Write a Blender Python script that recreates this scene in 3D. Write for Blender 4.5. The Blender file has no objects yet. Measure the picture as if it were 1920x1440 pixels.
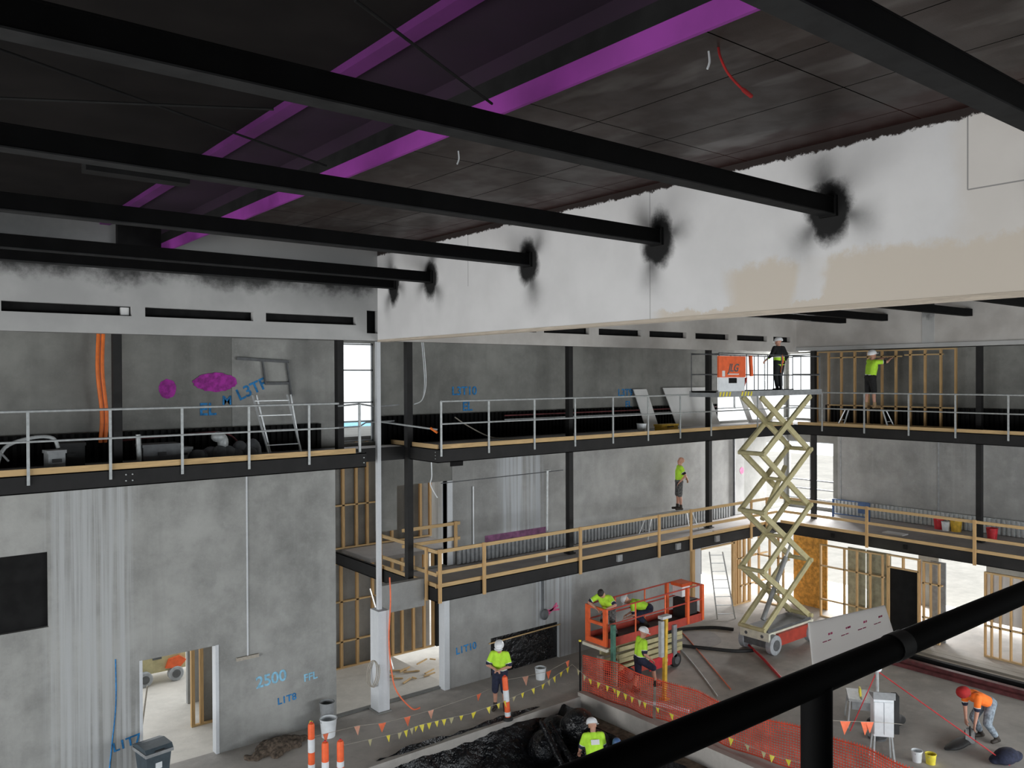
import bpy, bmesh, math, random
from mathutils import Vector, Matrix

sc = bpy.context.scene
COL = sc.collection
random.seed(7)
R = math.radians

# ------------------------------------------------------------------ camera
cam_d = bpy.data.cameras.new('camera')
cam_d.sensor_width = 36.0
cam_d.lens = 29.03
cam_d.clip_start = 0.05
cam_d.clip_end = 500
cam = bpy.data.objects.new('camera', cam_d)
COL.objects.link(cam)
_R = Vector((0.78108, -0.62441, -0.00417)); _U = Vector((0.00846, 0.00390, 0.99996)); _F = Vector((0.62437, 0.78108, -0.00832))
cam.matrix_world = Matrix(((_R.x, _U.x, -_F.x, 0), (_R.y, _U.y, -_F.y, 0), (_R.z, _U.z, -_F.z, 8.15), (0, 0, 0, 1)))
sc.camera = cam

# ------------------------------------------------------------------ world, daylight, exposure
world = bpy.data.worlds.new('overcast_sky'); sc.world = world; world.use_nodes = True
_wn = world.node_tree.nodes; _bg = _wn['Background']
_bg.inputs[0].default_value = (0.93, 0.97, 1.0, 1); _bg.inputs[1].default_value = 1.8

def daylight(name, loc, rot, sx, sy, power, colour):
    """rectangular area lamp for daylight through a large opening, and for added fill"""
    l = bpy.data.lights.new(name, 'AREA'); l.shape = 'RECTANGLE'; l.size = sx; l.size_y = sy
    l.energy = power; l.color = colour
    o = bpy.data.objects.new(name, l); COL.objects.link(o); o.location = loc; o.rotation_euler = rot
    return o
daylight('daylight_side_opening', (-13.5, 8, 3.2), (0, R(-90), 0), 6.0, 16, 2650, (0.97, 0.985, 1.0))
daylight('daylight_rear_opening', (4, -5.6, 2.9), (R(90), 0, 0), 18, 5.4, 330, (0.55, 0.78, 1.0))
daylight('fill_rear_stage', (21, -5.6, 2.9), (R(97), 0, 0), 13, 5.4, 1900, (0.95, 0.98, 1.0))  # added lamp to brighten the stage side, no known opening behind it
daylight('daylight_ground_doors', (31.5, 13, 1.3), (0, R(90), 0), 2.3, 10, 700, (1, 1, 1))
daylight('daylight_stage_corner', (33.0, 18.5, 5.5), (0, R(90), 0), 6.0, 4.0, 6000, (1, 1, 1))

sc.view_settings.view_transform = 'Standard'
sc.view_settings.look = 'None'
sc.view_settings.gamma = 1.0
sc.view_settings.use_curve_mapping = False
sc.view_settings.exposure = 0.0
sc.cycles.use_denoising = True
sc.cycles.max_bounces = 8
sc.cycles.diffuse_bounces = 5
sc.cycles.sample_clamp_indirect = 6.0

# ------------------------------------------------------------------ materials
class NT:
    """small helper around a material's node tree"""
    def __init__(self, name):
        self.m = bpy.data.materials.new(name); self.m.use_nodes = True
        self.t = self.m.node_tree; self.b = self.t.nodes['Principled BSDF']
        self._co = None
    def new(self, kind): return self.t.nodes.new(kind)
    def link(self, a, b): self.t.links.new(a, b)
    def _set(self, sock, v):
        if isinstance(v, (int, float)): sock.default_value = v
        elif isinstance(v, (tuple, list)): sock.default_value = tuple(v) + ((1,) if len(v) == 3 and len(sock.default_value) == 4 else ())
        else: self.link(v, sock)
    def co(self):
        if not self._co:
            self._co = self.new('ShaderNodeTexCoord').outputs['Object']
        return self._co
    def xyz(self):
        s = self.new('ShaderNodeSeparateXYZ'); self.link(self.co(), s.inputs[0]); return s.outputs
    def scaled(self, s):
        n = self.new('ShaderNodeMapping'); self.link(self.co(), n.inputs[0]); n.inputs['Scale'].default_value = s
        return n.outputs[0]
    def noise(self, scale, detail=4, rough=0.55, vec=None):
        n = self.new('ShaderNodeTexNoise'); n.inputs['Scale'].default_value = scale
        n.inputs['Detail'].default_value = detail; n.inputs['Roughness'].default_value = rough
        self.link(vec or self.co(), n.inputs['Vector']); return n.outputs['Fac']
    def math(self, op, a, b=0.0, c=None, clamp=False):
        n = self.new('ShaderNodeMath'); n.operation = op; n.use_clamp = clamp
        self._set(n.inputs[0], a); self._set(n.inputs[1], b)
        if c is not None: self._set(n.inputs[2], c)
        return n.outputs[0]
    def step(self, v, lo, hi, out0=0.0, out1=1.0):
        n = self.new('ShaderNodeMapRange'); n.interpolation_type = 'SMOOTHSTEP'
        self._set(n.inputs[0], v); n.inputs[1].default_value = lo; n.inputs[2].default_value = hi
        n.inputs[3].default_value = out0; n.inputs[4].default_value = out1
        return n.outputs[0]
    def mix(self, f, a, b):
        n = self.new('ShaderNodeMix'); n.data_type = 'RGBA'
        self._set(n.inputs[0], f); self._set(n.inputs[6], a); self._set(n.inputs[7], b)
        return n.outputs[2]
    def bump(self, h, strength=0.3, dist=0.02):
        n = self.new('ShaderNodeBump'); n.inputs['Strength'].default_value = strength; n.inputs['Distance'].default_value = dist
        self.link(h, n.inputs['Height']); self.link(n.outputs[0], self.b.inputs['Normal'])
    def out(self, col=None, rough=0.7, metal=0.0, spec=None):
        if col is not None: self._set(self.b.inputs['Base Color'], col)
        self._set(self.b.inputs['Roughness'], rough); self.b.inputs['Metallic'].default_value = metal
        if spec is not None: self.b.inputs['Specular IOR Level'].default_value = spec
        return self.m

def sh(c, k): return tuple(min(1, x * k) for x in c)
_cache = {}
def plain(name, col, rough=0.6, metal=0.0, var=0.18, scale=6.0, bump=0.0, spec=None):
    """painted / moulded surface with a little uneven wear"""
    if name in _cache: return _cache[name]
    t = NT(name); f = t.noise(scale, 5)
    c = t.mix(t.step(f, 0.3, 0.7), sh(col, 1 - var), sh(col, 1 + var))
    if bump: t.bump(t.noise(scale * 6, 3), bump, 0.01)
    _cache[name] = t.out(c, rough, metal, spec); return _cache[name]

def timber(name, col, axis=0):
    if name in _cache: return _cache[name]
    t = NT(name); s = [14, 14, 14]; s[axis] = 1.2
    v = t.scaled(s); f = t.noise(2.2, 6, 0.65, v); g = t.noise(0.7, 2)
    c = t.mix(t.step(f, 0.25, 0.75), sh(col, 0.72), sh(col, 1.18))
    c = t.mix(t.step(g, 0.35, 0.7), c, sh(col, 0.9))
    t.bump(f, 0.2, 0.004)
    _cache[name] = t.out(c, 0.75); return _cache[name]

def concrete(name, col, mottled=0.35, streak=None, bump=0.25):
    t = NT(name)
    big = t.noise(0.45, 6, 0.6); mid = t.noise(2.2, 8, 0.65); fine = t.noise(22, 4, 0.6)
    c = t.mix(t.step(big, 0.3, 0.7), sh(col, 1 - mottled * 0.6), sh(col, 1 + mottled * 0.5))
    c = t.mix(t.math('MULTIPLY', t.step(mid, 0.45, 0.8), 0.45), c, sh(col, 1 + mottled))
    c = t.mix(t.math('MULTIPLY', t.step(mid, 0.5, 0.25), 0.35), c, sh(col, 1 - mottled))
    c = t.mix(t.math('MULTIPLY', t.step(fine, 0.5, 0.75), 0.25), c, sh(col, 1.3))
    if streak:
        # runs of cement wash between two positions along X: (x0, x1, tint)
        x0, x1, tint = streak
        x = t.xyz()[0]
        v = t.scaled((9, 1, 0.13)); n = t.noise(1.0, 5, 0.6, v)
        w = t.noise(0.6, 2)
        xs = t.math('ADD', x, t.math('MULTIPLY', t.math('SUBTRACT', w, 0.5), 0.5))
        m = t.math('MULTIPLY', t.step(xs, x0 - 0.15, x0 + 0.25), t.step(xs, x1 + 0.12, x1 - 0.12))
        c = t.mix(t.math('MULTIPLY', m, t.step(n, 0.36, 0.62)), c, tint)
        c = t.mix(t.math('MULTIPLY', m, t.step(n, 0.36, 0.27)), c, sh(col, 0.72))
    vs_ = t.noise(1.0, 4, 0.6, t.scaled((2.2, 2.2, .12)))
    c = t.mix(t.math('MULTIPLY', t.step(vs_, 0.52, 0.72), 0.35), c, sh(col, 1.25))
    c = t.mix(t.math('MULTIPLY', t.step(vs_, 0.46, 0.3), 0.3), c, sh(col, 0.75))
    t.bump(t.math('ADD', mid, t.math('MULTIPLY', fine, 0.4)), bump, 0.02)
    return t.out(c, 0.85)

M = {}
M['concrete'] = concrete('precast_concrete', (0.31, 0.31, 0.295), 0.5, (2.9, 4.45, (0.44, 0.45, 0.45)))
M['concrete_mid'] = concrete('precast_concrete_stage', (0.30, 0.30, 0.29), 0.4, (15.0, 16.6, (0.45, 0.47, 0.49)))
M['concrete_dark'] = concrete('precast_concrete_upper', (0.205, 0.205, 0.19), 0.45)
M['slab'] = concrete('floor_slab', (0.44, 0.41, 0.375), 0.3, None, 0.15)
M['slab_pale'] = concrete('pale_floor_slab', (0.52, 0.49, 0.44), 0.2, None, 0.15)
M['deck'] = concrete('deck_topping', (0.36, 0.34, 0.33), 0.25, None, 0.1)
M['pillar'] = concrete('pale_concrete', (0.62, 0.64, 0.66), 0.12)
M['steel'] = plain('black_primed_steel', (0.009, 0.0085, 0.0085), 0.75, 0.0, 0.3, 3)
M['black'] = plain('matt_black_paint', (0.008, 0.008, 0.008), 0.8, 0, 0.3, 4, spec=0.2)
M['beam'] = plain('black_beam_paint', (0.0035, 0.0035, 0.0036), 0.75, 0, 0.2, 4, spec=0.08)
M['beam_under'] = plain('black_beam_paint_lit', (0.024, 0.0245, 0.025), 0.8, 0, 0.2, 4, spec=0.1)  # same black paint, lightened to stand for light on the undersides
M['galv'] = plain('galvanised_steel', (0.42, 0.44, 0.44), 0.5, 0.25, 0.12, 12)
M['alu'] = plain('aluminium', (0.62, 0.64, 0.65), 0.4, 0.4, 0.1, 9)
M['timber'] = timber('pine_along', (0.62, 0.42, 0.20), 0)
M['timber_pale'] = timber('pale_edge_strip', (0.62, 0.54, 0.44), 1)
M['timber_y'] = timber('pine_across', (0.60, 0.41, 0.20), 1)
M['timber_z'] = timber('pine_upright', (0.60, 0.38, 0.17), 2)
M['timber_dark'] = timber('weathered_pine', (0.30, 0.20, 0.11), 2)
M['timber_grey'] = timber('grey_board', (0.42, 0.38, 0.32), 1)
M['red_steel'] = plain('red_oxide_steel', (0.12, 0.028, 0.03), 0.6, 0, 0.35, 5)
M['white'] = plain('white_board', (0.74, 0.74, 0.73), 0.7, 0, 0.05, 2)
M['white_plastic'] = plain('white_plastic', (0.75, 0.78, 0.80), 0.45, 0, 0.05, 8)
M['cream'] = plain('cream_enamel', (0.50, 0.45, 0.25), 0.45, 0, 0.12, 5)
M['cream_pale'] = plain('pale_cream_enamel', (0.72, 0.70, 0.58), 0.45, 0, 0.12, 5)
M['orange'] = plain('orange_enamel', (0.80, 0.13, 0.035), 0.45, 0, 0.12, 5)
M['orange_dark'] = plain('dull_red_enamel', (0.42, 0.05, 0.03), 0.5, 0, 0.15, 5)
M['osb'] = plain('orange_fibreboard', (0.62, 0.31, 0.06), 0.8, 0, 0.3, 9)
M['rubber'] = plain('grey_tyre', (0.36, 0.38, 0.40), 0.8, 0, 0.15, 9)
M['rubber_black'] = plain('black_rubber', (0.02, 0.02, 0.02), 0.7)
M['hivis'] = plain('hivis_yellow_cloth', (0.50, 0.86, 0.05), 0.85, 0, 0.08, 10)
M['hivis_orange'] = plain('hivis_orange_cloth', (0.95, 0.19, 0.02), 0.85, 0, 0.08, 10)
M['navy'] = plain('navy_cloth', (0.016, 0.02, 0.045), 0.9, 0, 0.3, 14)
M['camo'] = plain('patterned_grey_cloth', (0.10, 0.10, 0.10), 0.9, 0, 0.75, 26)
M['denim'] = plain('faded_denim', (0.22, 0.26, 0.30), 0.9, 0, 0.4, 18)
M['blackcloth'] = plain('black_cloth', (0.012, 0.012, 0.013), 0.9, 0, 0.3, 14)
M['tape'] = plain('silver_reflective_tape', (0.75, 0.78, 0.74), 0.35, 0, 0.05, 10)
M['skin'] = plain('skin', (0.52, 0.27, 0.19), 0.6, 0, 0.1, 9)
M['hair'] = plain('dark_hair', (0.02, 0.015, 0.012), 0.7, 0, 0.3, 30)
M['boot'] = plain('dark_boot_leather', (0.03, 0.022, 0.016), 0.7, 0, 0.3, 14)
M['boot_tan'] = plain('tan_boot_leather', (0.34, 0.22, 0.11), 0.7, 0, 0.2, 14)
M['helmet'] = plain('white_helmet_shell', (0.82, 0.83, 0.84), 0.3, 0, 0.03, 5)
M['red_cloth'] = plain('dark_red_cloth', (0.35, 0.012, 0.012), 0.85, 0, 0.2, 12)
M['purple_dim'] = plain('shaded_purple_paint', (0.10, 0.011, 0.115), 0.7, 0, 0.15, 1.5)  # same purple paint, darkened to stand for the strip's shaded underside
M['plum'] = plain('shaded_purple_recess', (0.012, 0.0008, 0.013), 0.85, 0, 0.2, 1.5)  # purple paint inside the recess, its shade put into the colour
M['purple'] = plain('purple_paint', (0.235, 0.03, 0.26), 0.7, 0, 0.12, 1.5)
M['blue_paint'] = plain('blue_spray_paint', (0.02, 0.19, 0.45), 0.8, 0, 0.4, 12)
M['paleblue_paint'] = plain('pale_blue_spray_paint', (0.25, 0.52, 0.70), 0.8, 0, 0.2, 12)
M['magenta_thin'] = plain('thin_magenta_paint', (0.20, 0.075, 0.16), 0.8, 0, 0.35, 5)
M['magenta_paint'] = plain('magenta_spray_paint', (0.34, 0.025, 0.30), 0.8, 0, 0.35, 9)
M['pink_paint'] = plain('pink_spray_paint', (0.75, 0.12, 0.28), 0.8, 0, 0.3, 12)
M['yellow'] = plain('yellow_plastic', (0.78, 0.66, 0.06), 0.55, 0, 0.12, 10)
M['yellow_paint'] = plain('yellow_prop_paint', (0.68, 0.42, 0.04), 0.55, 0, 0.2, 7)
M['flag_orange'] = plain('orange_flag', (0.92, 0.20, 0.09), 0.7, 0, 0.1, 10)
M['flag_pale'] = plain('faded_orange_flag', (0.72, 0.36, 0.25), 0.7, 0, 0.1, 10)
M['mesh_orange'] = plain('orange_barrier_mesh', (0.62, 0.075, 0.035), 0.6, 0, 0.25, 3)
M['bollard'] = plain('orange_bollard', (0.90, 0.13, 0.03), 0.5, 0, 0.1, 6)
M['green'] = plain('dull_green_paint', (0.07, 0.19, 0.14), 0.6, 0, 0.25, 7)
M['bluegrey'] = plain('blue_steel_paint', (0.05, 0.11, 0.25), 0.5, 0, 0.2, 7)
M['red'] = plain('red_plastic', (0.62, 0.03, 0.04), 0.5, 0, 0.15, 8)
M['bin'] = plain('dark_bin_plastic', (0.05, 0.07, 0.085), 0.5, 0, 0.15, 8)
M['orange_pipe'] = plain('orange_conduit', (0.78, 0.17, 0.02), 0.5, 0, 0.12, 6)
M['dirt'] = plain('spoil_dirt', (0.19, 0.14, 0.10), 0.95, 0, 0.4, 7, 0.6)
M['grey_dark'] = plain('dark_grey_metal', (0.10, 0.105, 0.11), 0.6, 0, 0.2, 7)
M['grey'] = plain('mid_grey_metal', (0.26, 0.27, 0.275), 0.6, 0, 0.15, 7)

def m_plastic():
    t = NT('black_plastic_sheeting'); n = t.noise(1.6, 5, 0.6); t.bump(n, 0.9, 0.25)
    return t.out((0.006, 0.0065, 0.008), t.step(n, 0.3, 0.7, 0.22, 0.45))
M['plastic'] = m_plastic()

def m_band(name, white, grey, soot):
    t = NT(name); n = t.noise(0.8, 5); f = t.noise(9, 4); z = t.xyz()[2]
    c = t.mix(t.step(n, 0.3, 0.7), grey, white)
    if soot:
        zz = t.math('ADD', z, t.math('MULTIPLY', t.math('SUBTRACT', t.noise(1.1, 6, 0.7), 0.5), 1.0))
        c = t.mix(t.step(zz, 9.95, 10.35), c, (0.012, 0.012, 0.012))
        x = t.xyz()[0]
        top = t.mix(t.step(t.math('ADD', x, t.math('MULTIPLY', t.noise(0.7, 5), 3.0)), 3.0, 9.5), (0.13, 0.135, 0.135), (0.42, 0.42, 0.415))
        c = t.mix(t.step(t.math('ADD', z, t.math('MULTIPLY', t.math('SUBTRACT', t.noise(1.6, 5), 0.5), 0.3)), 10.46, 10.62), c, top)
    c = t.mix(t.math('MULTIPLY', f, 0.2), c, sh(grey, 0.9))
    return t.out(c, 0.85)
M['band'] = m_band('white_sealed_plaster', (0.50, 0.50, 0.49), (0.40, 0.40, 0.395), True)
M['band_grey'] = m_band('set_plasterboard', (0.58, 0.56, 0.53), (0.42, 0.395, 0.37), False)

def m_bulkhead():
    t = NT('bulkhead_plasterboard'); _, y, z = t.xyz()
    n1 = t.noise(0.9, 5); n2 = t.noise(3.0, 6, 0.7); n3 = t.noise(0.5, 3)
    col = t.mix(t.step(n1, 0.3, 0.7), (0.74, 0.735, 0.73), (0.82, 0.815, 0.81))
    # bare tan board where the sealer stops
    zz = t.math('ADD', z, t.math('MULTIPLY', t.math('SUBTRACT', n2, 0.5), 0.5))
    yy = t.math('ADD', y, t.math('MULTIPLY', t.math('SUBTRACT', n1, 0.5), 0.8))
    tan = t.math('MULTIPLY', t.step(zz, 9.78, 9.62), t.step(yy, 7.45, 7.1))
    joint = t.math('MULTIPLY', t.step(yy, 5.78, 5.9), t.step(yy, 6.2, 6.08))
    tan = t.math('MULTIPLY', tan, t.math('SUBTRACT', 1.0, t.math('MULTIPLY', joint, 0.85)))
    upper = t.math('MULTIPLY', t.step(yy, 4.3, 3.9), 0.45)
    tan2 = t.math('MULTIPLY', t.step(zz, 9.16, 9.1), t.step(y, 8.8, 8.4))
    tan = t.math('MAXIMUM', t.math('MAXIMUM', tan, upper), tan2)
    col = t.mix(t.math('MULTIPLY', tan, 0.9), col, (0.70, 0.625, 0.525))
    # board joints and a cut access panel
    def line(a, v, w):
        return t.math('LESS_THAN', t.math('ABSOLUTE', t.math('SUBTRACT', a, v)), w)
    jl = t.math('MAXIMUM', line(y, 8.77, 0.006), t.math('MULTIPLY', line(y, 13.66, 0.006), t.math('GREATER_THAN', z, 10.0)))
    pv = t.math('MULTIPLY', line(y, 4.05, 0.008), t.math('GREATER_THAN', z, 10.23))
    ph = t.math('MULTIPLY', line(z, 10.23, 0.008), t.math('LESS_THAN', y, 4.05))
    jl = t.math('MAXIMUM', jl, t.math('MAXIMUM', pv, ph))
    col = t.mix(t.math('MULTIPLY', jl, 0.75), col, (0.2, 0.2, 0.2))
    # black overspray left around each roof beam
    mask = None
    for i, yc in enumerate((2.65, 5.73, 8.61, 11.75, 15.07, 16.61)):
        dy = t.math('SUBTRACT', y, yc); dz = t.math('SUBTRACT', z, 10.27)
        sy = (1.0, 1.15, 1.2, 1.25, 1.3, 1.5)[i]
        d = t.math('SQRT', t.math('ADD', t.math('POWER', t.math('MULTIPLY', dy, sy), 2.0), t.math('POWER', t.math('MULTIPLY', dz, 0.88), 2.0)))
        core = t.step(t.math('ADD', d, t.math('MULTIPLY', t.math('SUBTRACT', n2, 0.5), 0.30)), 0.48, 0.26)
        ang = t.math('ARCTAN2', dz, dy)
        fl = t.math('ADD', 0.5, t.math('MULTIPLY', 0.5, t.math('SINE', t.math('ADD', t.math('MULTIPLY', ang, 3.0), 2.0 + 1.7 * i))))
        fl = t.math('POWER', fl, 3.0)
        flare = t.math('MULTIPLY', t.step(t.math('ADD', d, t.math('MULTIPLY', n2, 0.25)), 1.1, 0.35), fl)
        m = t.math('MAXIMUM', core, t.math('MULTIPLY', flare, 0.8))
        mask = m if mask is None else t.math('MAXIMUM', mask, m)
    col = t.mix(mask, col, (0.008, 0.008, 0.008))
    # ragged brown-black edge where the ceiling was sprayed
    e = t.math('ADD', z, t.math('MULTIPLY', t.math('SUBTRACT', t.noise(5, 6, 0.8), 0.5), 0.22))
    col = t.mix(t.step(e, 11.03, 11.06), col, (0.022, 0.014, 0.012))
    return t.out(col, 0.85)
M['bulkhead'] = m_bulkhead()

def m_ceiling():
    t = NT('black_sprayed_perforated_panels'); x, y, z = t.xyz()
    n = t.noise(0.7, 5); n2 = t.noise(2.5, 5)
    col = t.mix(t.step(n, 0.3, 0.7), (0.026, 0.018, 0.016), (0.046, 0.034, 0.030))
    def seam(a, period, off):
        f = t.math('FRACT', t.math('ADD', t.math('DIVIDE', a, period), off))
        return t.math('LESS_THAN', f, 0.016 / period)
    jl = t.math('MAXIMUM', seam(x, 1.2, 0.27), seam(y, 2.4, 0.1))
    col = t.mix(jl, col, (0.002, 0.002, 0.002))
    v = t.new('ShaderNodeTexVoronoi'); v.inputs['Scale'].default_value = 42; v.inputs['Randomness'].default_value = 0.1
    t.link(t.co(), v.inputs['Vector'])
    col = t.mix(t.math('MULTIPLY', t.math('LESS_THAN', v.outputs['Distance'], 0.28), 0.55), col, (0.006, 0.005, 0.005))
    gl = t.step(t.noise(1.1, 3, 0.5, t.scaled((1.6, .55, 1))), 0.56, 0.72)
    t.link(t.math('MULTIPLY', t.math('ADD', 0.16, t.math('MULTIPLY', gl, 0.6)), t.math('SUBTRACT', 1.0, jl)), t.b.inputs['Specular IOR Level'])
    xe = t.math('ADD', x, t.math('MULTIPLY', t.math('SUBTRACT', n2, 0.5), 0.7))
    col = t.mix(t.step(xe, 8.8, 9.1), col, (0.034, 0.015, 0.013))
    t.bump(t.noise(1.3, 2, 0.4, t.scaled((1, .4, 1))), 0.25, 0.08)
    return t.out(col, t.step(n2, 0.35, 0.7, 0.40, 0.5), 0.0)
M['ceiling'] = m_ceiling()
def m_sheet():
    t = NT('thin_translucent_card'); tr = t.new('ShaderNodeBsdfTranslucent'); tr.inputs[0].default_value = (0.92, 0.91, 0.9, 1)
    mx = t.new('ShaderNodeMixShader'); mx.inputs[0].default_value = 0.8
    t.out((0.8, 0.79, 0.78), 0.7)
    o = [n for n in t.t.nodes if n.type == 'OUTPUT_MATERIAL'][0]
    t.link(t.b.outputs[0], mx.inputs[1]); t.link(tr.outputs[0], mx.inputs[2]); t.link(mx.outputs[0], o.inputs[0])
    return t.m
M['card'] = m_sheet()
M['ceiling_black'] = plain('black_ceiling', (0.009, 0.0078, 0.0075), 0.9, 0, 0.25, 1.2, spec=0.12)

# ------------------------------------------------------------------ mesh helpers
class MB:
    def __init__(self): self.v = []; self.f = []; self.mi = []
    def add(self, vs, fs, mi=0):
        n = len(self.v); self.v += [tuple(x) for x in vs]
        self.f += [tuple(i + n for i in f) for f in fs]; self.mi += [mi] * len(fs); return self
    def box(self, x0, x1, y0, y1, z0, z1, mi=0):
        vs = [(x0, y0, z0), (x1, y0, z0), (x1, y1, z0), (x0, y1, z0), (x0, y0, z1), (x1, y0, z1), (x1, y1, z1), (x0, y1, z1)]
        return self.add(vs, [(0, 3, 2, 1), (4, 5, 6, 7), (0, 1, 5, 4), (1, 2, 6, 5), (2, 3, 7, 6), (3, 0, 4, 7)], mi)
    def bar(self, p, q, w, h, up=(0, 0, 1), mi=0):
        """rectangular bar from p to q; w across, h along 'up'"""
        p = Vector(p); q = Vector(q); d = (q - p).normalized(); up = Vector(up)
        if abs(d.dot(up)) > 0.97: up = Vector((0, 1, 0))
        s = d.cross(up).normalized() * (w / 2); u = s.cross(d).normalized() * (h / 2)
        vs = [p - s - u, p + s - u, p + s + u, p - s + u, q - s - u, q + s - u, q + s + u, q - s + u]
        return self.add(vs, [(3, 2, 1, 0), (4, 5, 6, 7), (0, 1, 5, 4), (1, 2, 6, 5), (2, 3, 7, 6), (3, 0, 4, 7)], mi)
    def tube(self, pts, r, n=10, mi=0, caps=True):
        pts = [Vector(p) for p in pts]; rs = r if isinstance(r, (list, tuple)) else [r] * len(pts)
        rings = []; ref = None
        for i, p in enumerate(pts):
            a = pts[max(0, i - 1)]; b = pts[min(len(pts) - 1, i + 1)]
            d = (b - a)
            d = d.normalized() if d.length > 1e-9 else Vector((0, 0, 1))
            if ref is None: ref = Vector((0, 0, 1)) if abs(d.z) < 0.9 else Vector((1, 0, 0))
            s = d.cross(ref)
            if s.length < 1e-4: ref = Vector((0, 1, 0)); s = d.cross(ref)
            s.normalize(); u = s.cross(d).normalized(); ref = u
            rings.append([p + (s * math.cos(t) + u * math.sin(t)) * rs[i] for t in [2 * math.pi * k / n for k in range(n)]])
        vs = [v for g in rings for v in g]; fs = []
        for i in range(len(rings) - 1):
            for k in range(n):
                a = i * n + k; b = i * n + (k + 1) % n
                fs.append((a, b, b + n, a + n))
        if caps: fs += [tuple(reversed(range(n))), tuple(range((len(rings) - 1) * n, len(rings) * n))]
        return self.add(vs, fs, mi)
    def lathe(self, c, prof, n=20, mi=0):
        """prof: (radius, z) pairs from bottom to top around a vertical axis at c"""
        c = Vector(c); vs = []; fs = []
        for r, z in prof:
            for k in range(n):
                t = 2 * math.pi * k / n; vs.append(c + Vector((r * math.cos(t), r * math.sin(t), z)))
        for i in range(len(prof) - 1):
            for k in range(n):
                a = i * n + k; b = i * n + (k + 1) % n; fs.append((a, b, b + n, a + n))
        fs += [tuple(reversed(range(n))), tuple(range((len(prof) - 1) * n, len(prof) * n))]
        return self.add(vs, fs, mi)
    def capsule(self, p, q, r0, r1, n=12, mi=0):
        p = Vector(p); q = Vector(q); d = q - p
        if d.length < 1e-6: d = Vector((0, 0, 1e-4)); q = p + d
        u = d.normalized(); pts = []; rs = []
        for a in (80, 55, 28): pts.append(p - u * r0 * math.sin(R(a))); rs.append(r0 * math.cos(R(a)))
        pts += [p, q]; rs += [r0, r1]
        for a in (28, 55, 80): pts.append(q + u * r1 * math.sin(R(a))); rs.append(r1 * math.cos(R(a)))
        return self.tube(pts, rs, n, mi)
    def ball(self, c, rx, ry=None, rz=None, mi=0, n=14):
        ry = ry or rx; rz = rz or rx; c = Vector(c); m = 8; vs = [c + Vector((0, 0, -rz))]; fs = []
        for i in range(1, m):
            th = -math.pi / 2 + math.pi * i / m
            for k in range(n):
                t = 2 * math.pi * k / n
                vs.append(c + Vector((rx * math.cos(th) * math.cos(t), ry * math.cos(th) * math.sin(t), rz * math.sin(th))))
        vs.append(c + Vector((0, 0, rz)))
        for k in range(n): fs.append((0, 1 + (k + 1) % n, 1 + k))
        for i in range(m - 2):
            for k in range(n):
                a = 1 + i * n + k; b = 1 + i * n + (k + 1) % n; fs.append((a, b, b + n, a + n))
        last = len(vs) - 1; o = 1 + (m - 2) * n
        for k in range(n): fs.append((o + k, o + (k + 1) % n, last))
        return self.add(vs, fs, mi)
    def prism(self, poly, axis, a0, a1, mi=0):
        """poly: 2D outline in the plane across 'axis' (x: (y,z), y: (x,z), z: (x,y))"""
        def P(u, v, a): return {'x': (a, u, v), 'y': (u, a, v), 'z': (u, v, a)}[axis]
        n = len(poly); vs = [P(u, v, a0) for u, v in poly] + [P(u, v, a1) for u, v in poly]
        fs = [tuple(range(n)), tuple(reversed(range(n, 2 * n)))] + [(i, i + n, (i + 1) % n + n, (i + 1) % n) for i in range(n)]
        return self.add(vs, fs, mi)
    def mesh(self, name, mats, smooth=False):
        me = bpy.data.meshes.new(name); me.from_pydata(self.v, [], self.f)
        for m in (mats if isinstance(mats, (list, tuple)) else [mats]): me.materials.append(m)
        for p, i in zip(me.polygons, self.mi): p.material_index = i
        bm = bmesh.new(); bm.from_mesh(me); bmesh.ops.recalc_face_normals(bm, faces=bm.faces); bm.to_mesh(me); bm.free()
        if smooth:
            me.polygons.foreach_set('use_smooth', [True] * len(me.polygons))
            if hasattr(me, 'set_sharp_from_angle'): me.set_sharp_from_angle(angle=R(40))
        return me

def thing(name, label, cat, loc=(0, 0, 0), group=None, rz=0.0):
    o = bpy.data.objects.new(name, None); COL.objects.link(o); o.empty_display_size = 0.2
    o.location = loc; o.rotation_euler = (0, 0, rz); tag(o, label, cat, group); return o
def tag(o, label, cat, group=None, kind='thing'):
    o['label'] = label; o['category'] = cat; o['kind'] = kind
    if group: o['group'] = group
    return o
def put(name, mb, mats, parent=None, smooth=False, local=False, loc=None):
    """link mb as one mesh object. World coordinates unless local (then relative to parent)."""
    if isinstance(mb, MB):
        if loc is not None:
            l = Vector(loc); mb.v = [tuple(Vector(v) - l) for v in mb.v]
        elif parent is not None and not local:
            mw = Matrix.Identity(4); p = parent; chain = []
            while p is not None: chain.append(p); p = p.parent
            for q in reversed(chain): mw = mw @ (Matrix.Translation(q.location) @ q.rotation_euler.to_matrix().to_4x4())
            inv = mw.inverted(); mb.v = [tuple(inv @ Vector(v)) for v in mb.v]
        me = mb.mesh(name, mats, smooth)
    else: me = mb
    o = bpy.data.objects.new(name, me); COL.objects.link(o)
    if parent is not None: o.parent = parent
    if loc is not None: o.location = loc
    return o
def one(name, mb, mats, label, cat, group=None, smooth=False, loc=None, kind='thing'):
    return tag(put(name, mb, mats, None, smooth, loc=loc), label, cat, group, kind)
def structure(name, mb, mats, parent=None):
    o = put(name, mb, mats, parent)
    if parent is None: o['kind'] = 'structure'
    return o
def dup(root, loc, rz=None, label=None, group=None):
    r = root.copy(); COL.objects.link(r); r.location = loc
    if rz is not None: r.rotation_euler = (0, 0, rz)
    if label: r['label'] = label
    if group: r['group'] = group
    for ch in root.children:
        c = ch.copy(); COL.objects.link(c); c.parent = r
        for g in ch.children:
            d = g.copy(); COL.objects.link(d); d.parent = c
    return r
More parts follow.
